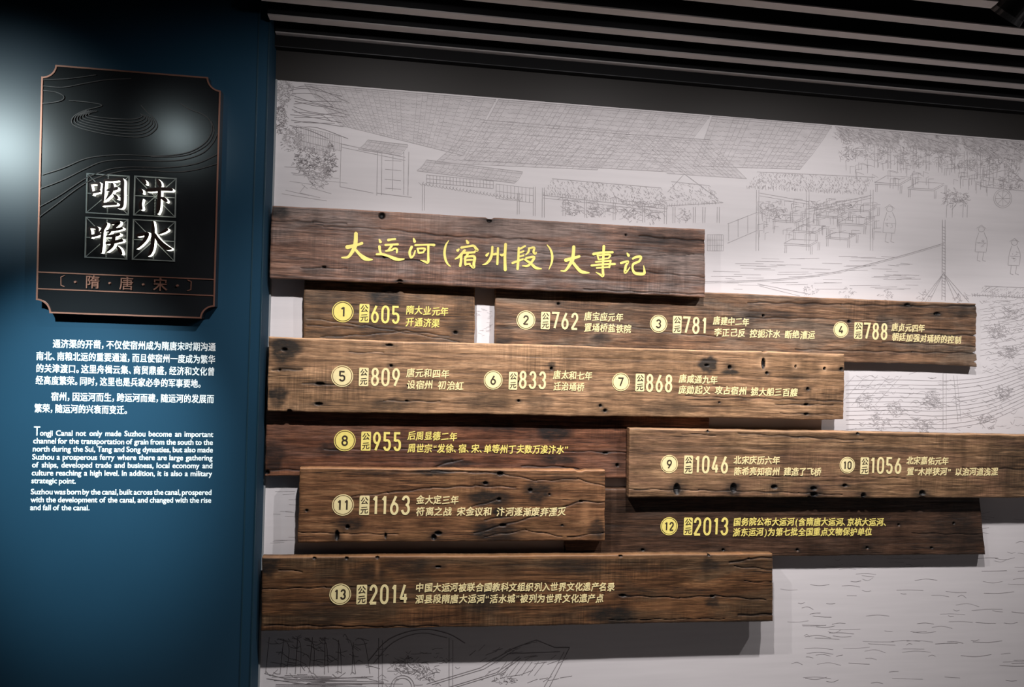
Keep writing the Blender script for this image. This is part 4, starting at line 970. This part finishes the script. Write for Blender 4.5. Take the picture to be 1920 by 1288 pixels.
# small copper caption in the band
k = PXM * (YP - CAM[1]) / 2.9
for ch, x, y in (('隋', 174.5, 528.7), ('唐', 238, 531.3), ('宋', 301.3, 533.5)):
    p = at(x, y, YP); s = 24.5 * k; b = MB(); put_glyph(b, glyph(ch, .008), p[0] - .5 * s, p[2] - .38 * s, s, s, YP - .005, YP + .0005)
    b.build('copper_character', COPPER, PQ)
for x, y in ((142, 528.7), (206.3, 531), (269, 533.5), (332.7, 535.6)):
    p = at(x, y, YP); b = MB(); b.cyl((p[0], YP - .006, p[2]), (p[0], YP + .0005, p[2]), .0035, .0045, 16)
    b.build('copper_dot', COPPER, PQ)
for pts in ([(122, 516.5), (114.8, 519.5), (115, 535), (121.5, 537.5)], [(352, 525), (358.8, 528), (358, 543), (351, 545.5)]):
    Q = [(at(x, y, YP)[0], at(x, y, YP)[2], 1.3 * k) for x, y in pts]; L, R = ribbon(Q); b = MB(); put_ribbon(b, L, R, YP - .003, YP + .0005)
    b.build('caption_bracket', COPPER, PQ)

# ------------------------------------------------------------------ lettering on the blue wall
WHITE = mat('white_vinyl_lettering', (.86, .90, .90), .5, noise=((40, 40, 40), .03))
YV0, YV1 = YB - .0008, YB + .0002
kv = PXM * (YB - CAM[1]) / 2.9
def para(lines, size, name, label, bold):
    b = MB(); xs = []
    for (txt, xa, ya, xb, yb2) in lines:
        p = at(xa, ya, YB); q = at(xb, yb2, YB)
        put_cjk(b, txt, p[0], p[2], q[0], q[2], size * kv, YV0, YV1, bold, 0, 0, .62)
    o = b.build(name, WHITE); return tag(o, label, 'wall lettering')
para([('通济渠的开凿，不仅使宿州成为隋唐宋时期沟通', 98.8, 644, 404.8, 650.5), ('南北、南粮北运的重要通道，而且使宿州一度成为繁华', 67.7, 667, 404, 674),
      ('的关津渡口。这里舟楫云集、商贸鼎盛，经济和文化曾', 67.4, 690, 403, 696.6), ('经高度繁荣。同时，这里也是兵家必争的军事要地。', 66.8, 712.5, 380, 719.3)],
     16.2, 'wall_lettering', 'white Chinese text of four lines on the blue wall just below the black plaque', .022)
para([('宿州，因运河而生，跨运河而建，随运河的发展而', 95.7, 743, 401.7, 748), ('繁荣，随运河的兴衰而变迁。', 64.6, 765, 242, 768.7)],
     16.2, 'wall_lettering', 'white Chinese text of two lines between the larger Chinese and English blocks', .022)
def latin(lines, label):
    b = MB()
    for (txt, xa, ya, xb, yb2, big) in lines:
        p = at(xa, ya, YB); q = at(xb, yb2, YB); words = txt.split(' '); s = 13.6 * kv
        gs = [glyph(w, .022) for w in words]; wd = [(g[0][:, 0].max() - g[0][:, 0].min()) for g in gs]
        full = q[0] - p[0]; gap = .30; tot = sum(wd) + gap * (len(words) - 1)
        sx = s * .90; free = (full - sum(wd) * sx) / max(1, len(words) - 1)
        if free < .16 * s or len(words) < 5: sx = full / tot; free = gap * sx
        x = p[0]
        for i, (w, g, ww) in enumerate(zip(words, gs, wd)):
            t = (x - p[0]) / full; z = p[2] + (q[2] - p[2]) * t - .36 * s
            if big and i == 0:
                g0 = glyph(w[0], .006); g1 = glyph(w[1:], .022); w0 = g0[0][:, 0].max() - g0[0][:, 0].min(); w1 = g1[0][:, 0].max() - g1[0][:, 0].min()
                put_glyph(b, g0, x - g0[0][:, 0].min() * sx, z, sx * 1.4, s * 1.75, YV0, YV1)
                put_glyph(b, g1, x + w0 * sx * 1.4 + .02 * s - g1[0][:, 0].min() * sx * .9, z, sx * .9, s, YV0, YV1)
            else:
                put_glyph(b, g, x - g[0][:, 0].min() * sx, z, sx, s, YV0, YV1)
            x += ww * sx + free
    return tag(b.build('wall_lettering', WHITE), label, 'wall lettering')
latin([('Tongji Canal not only made Suzhou become an important', 63.7, 811.3, 399.8, 813.7, 1), ('channel for the transportation of grain from the south to the', 62.8, 826, 399, 829, 0),
       ('north during the Sui, Tang and Song dynasties, but also made', 62, 841, 399, 843, 0), ('Suzhou a prosperous ferry where there are large gathering', 61, 856, 398.4, 858, 0),
       ('of ships, developed trade and business, local economy and', 60.6, 871, 398, 872.8, 0), ('culture reaching a high level. In addition, it is also a military', 60, 886, 397.6, 887.6, 0), ('strategic point.', 59.3, 900.7, 142, 901.5, 0)],
      'white English text of seven lines opening with an enlarged letter T')
latin([('Suzhou was born by the canal, built across the canal, prospered', 58.4, 921.5, 396.4, 922.8, 0), ('with the development of the canal, and changed with the rise', 57.8, 936.3, 395.8, 937.3, 0), ('and fall of the canal.', 57, 951, 167.8, 951.5, 0)],
      'white English text of three lines, lowest block on the blue wall')

# ------------------------------------------------------------------ track spotlight in the upper right corner
LAMP = mat('black_lamp_housing', (.012, .012, .013), .35, noise=((10, 10, 10), .1))
REFL = mat('grey_lamp_reflector', (.35, .35, .36), .3, .6, noise=((10, 10, 10), .1))
c = LAMP_C; ax = LAMP_AX
T = tag(empty('track_spotlight', (float(c[0]), float(c[1]), CEIL)), 'black ceiling spotlight in the upper right corner', 'spotlight')
b = MB(); b.cyl(c - ax * .07, c + ax * .045, .040, .044, 32); b.cyl(c - ax * .085, c - ax * .07, .030, .040, 32)
b.build('lamp_head', LAMP, T, False)
b = MB(); b.cyl(c + ax * .045, c + ax * .060, .044, .048, 32, 0, False); b.cyl(c + ax * .046, c + ax * .047, .036, .036, 32)
b.build('lamp_bezel', REFL, T)
b = MB(); b.cyl((c[0], c[1], c[2] + .03), (c[0], c[1], CEIL - .03), .008, .008, 12)
b.build('lamp_stem', LAMP, T)
b = MB(); b.box(c[0] - .10, c[0] + .10, c[1] - .018, c[1] + .018, CEIL - .03, CEIL)
b.build('track_adapter', LAMP, T)
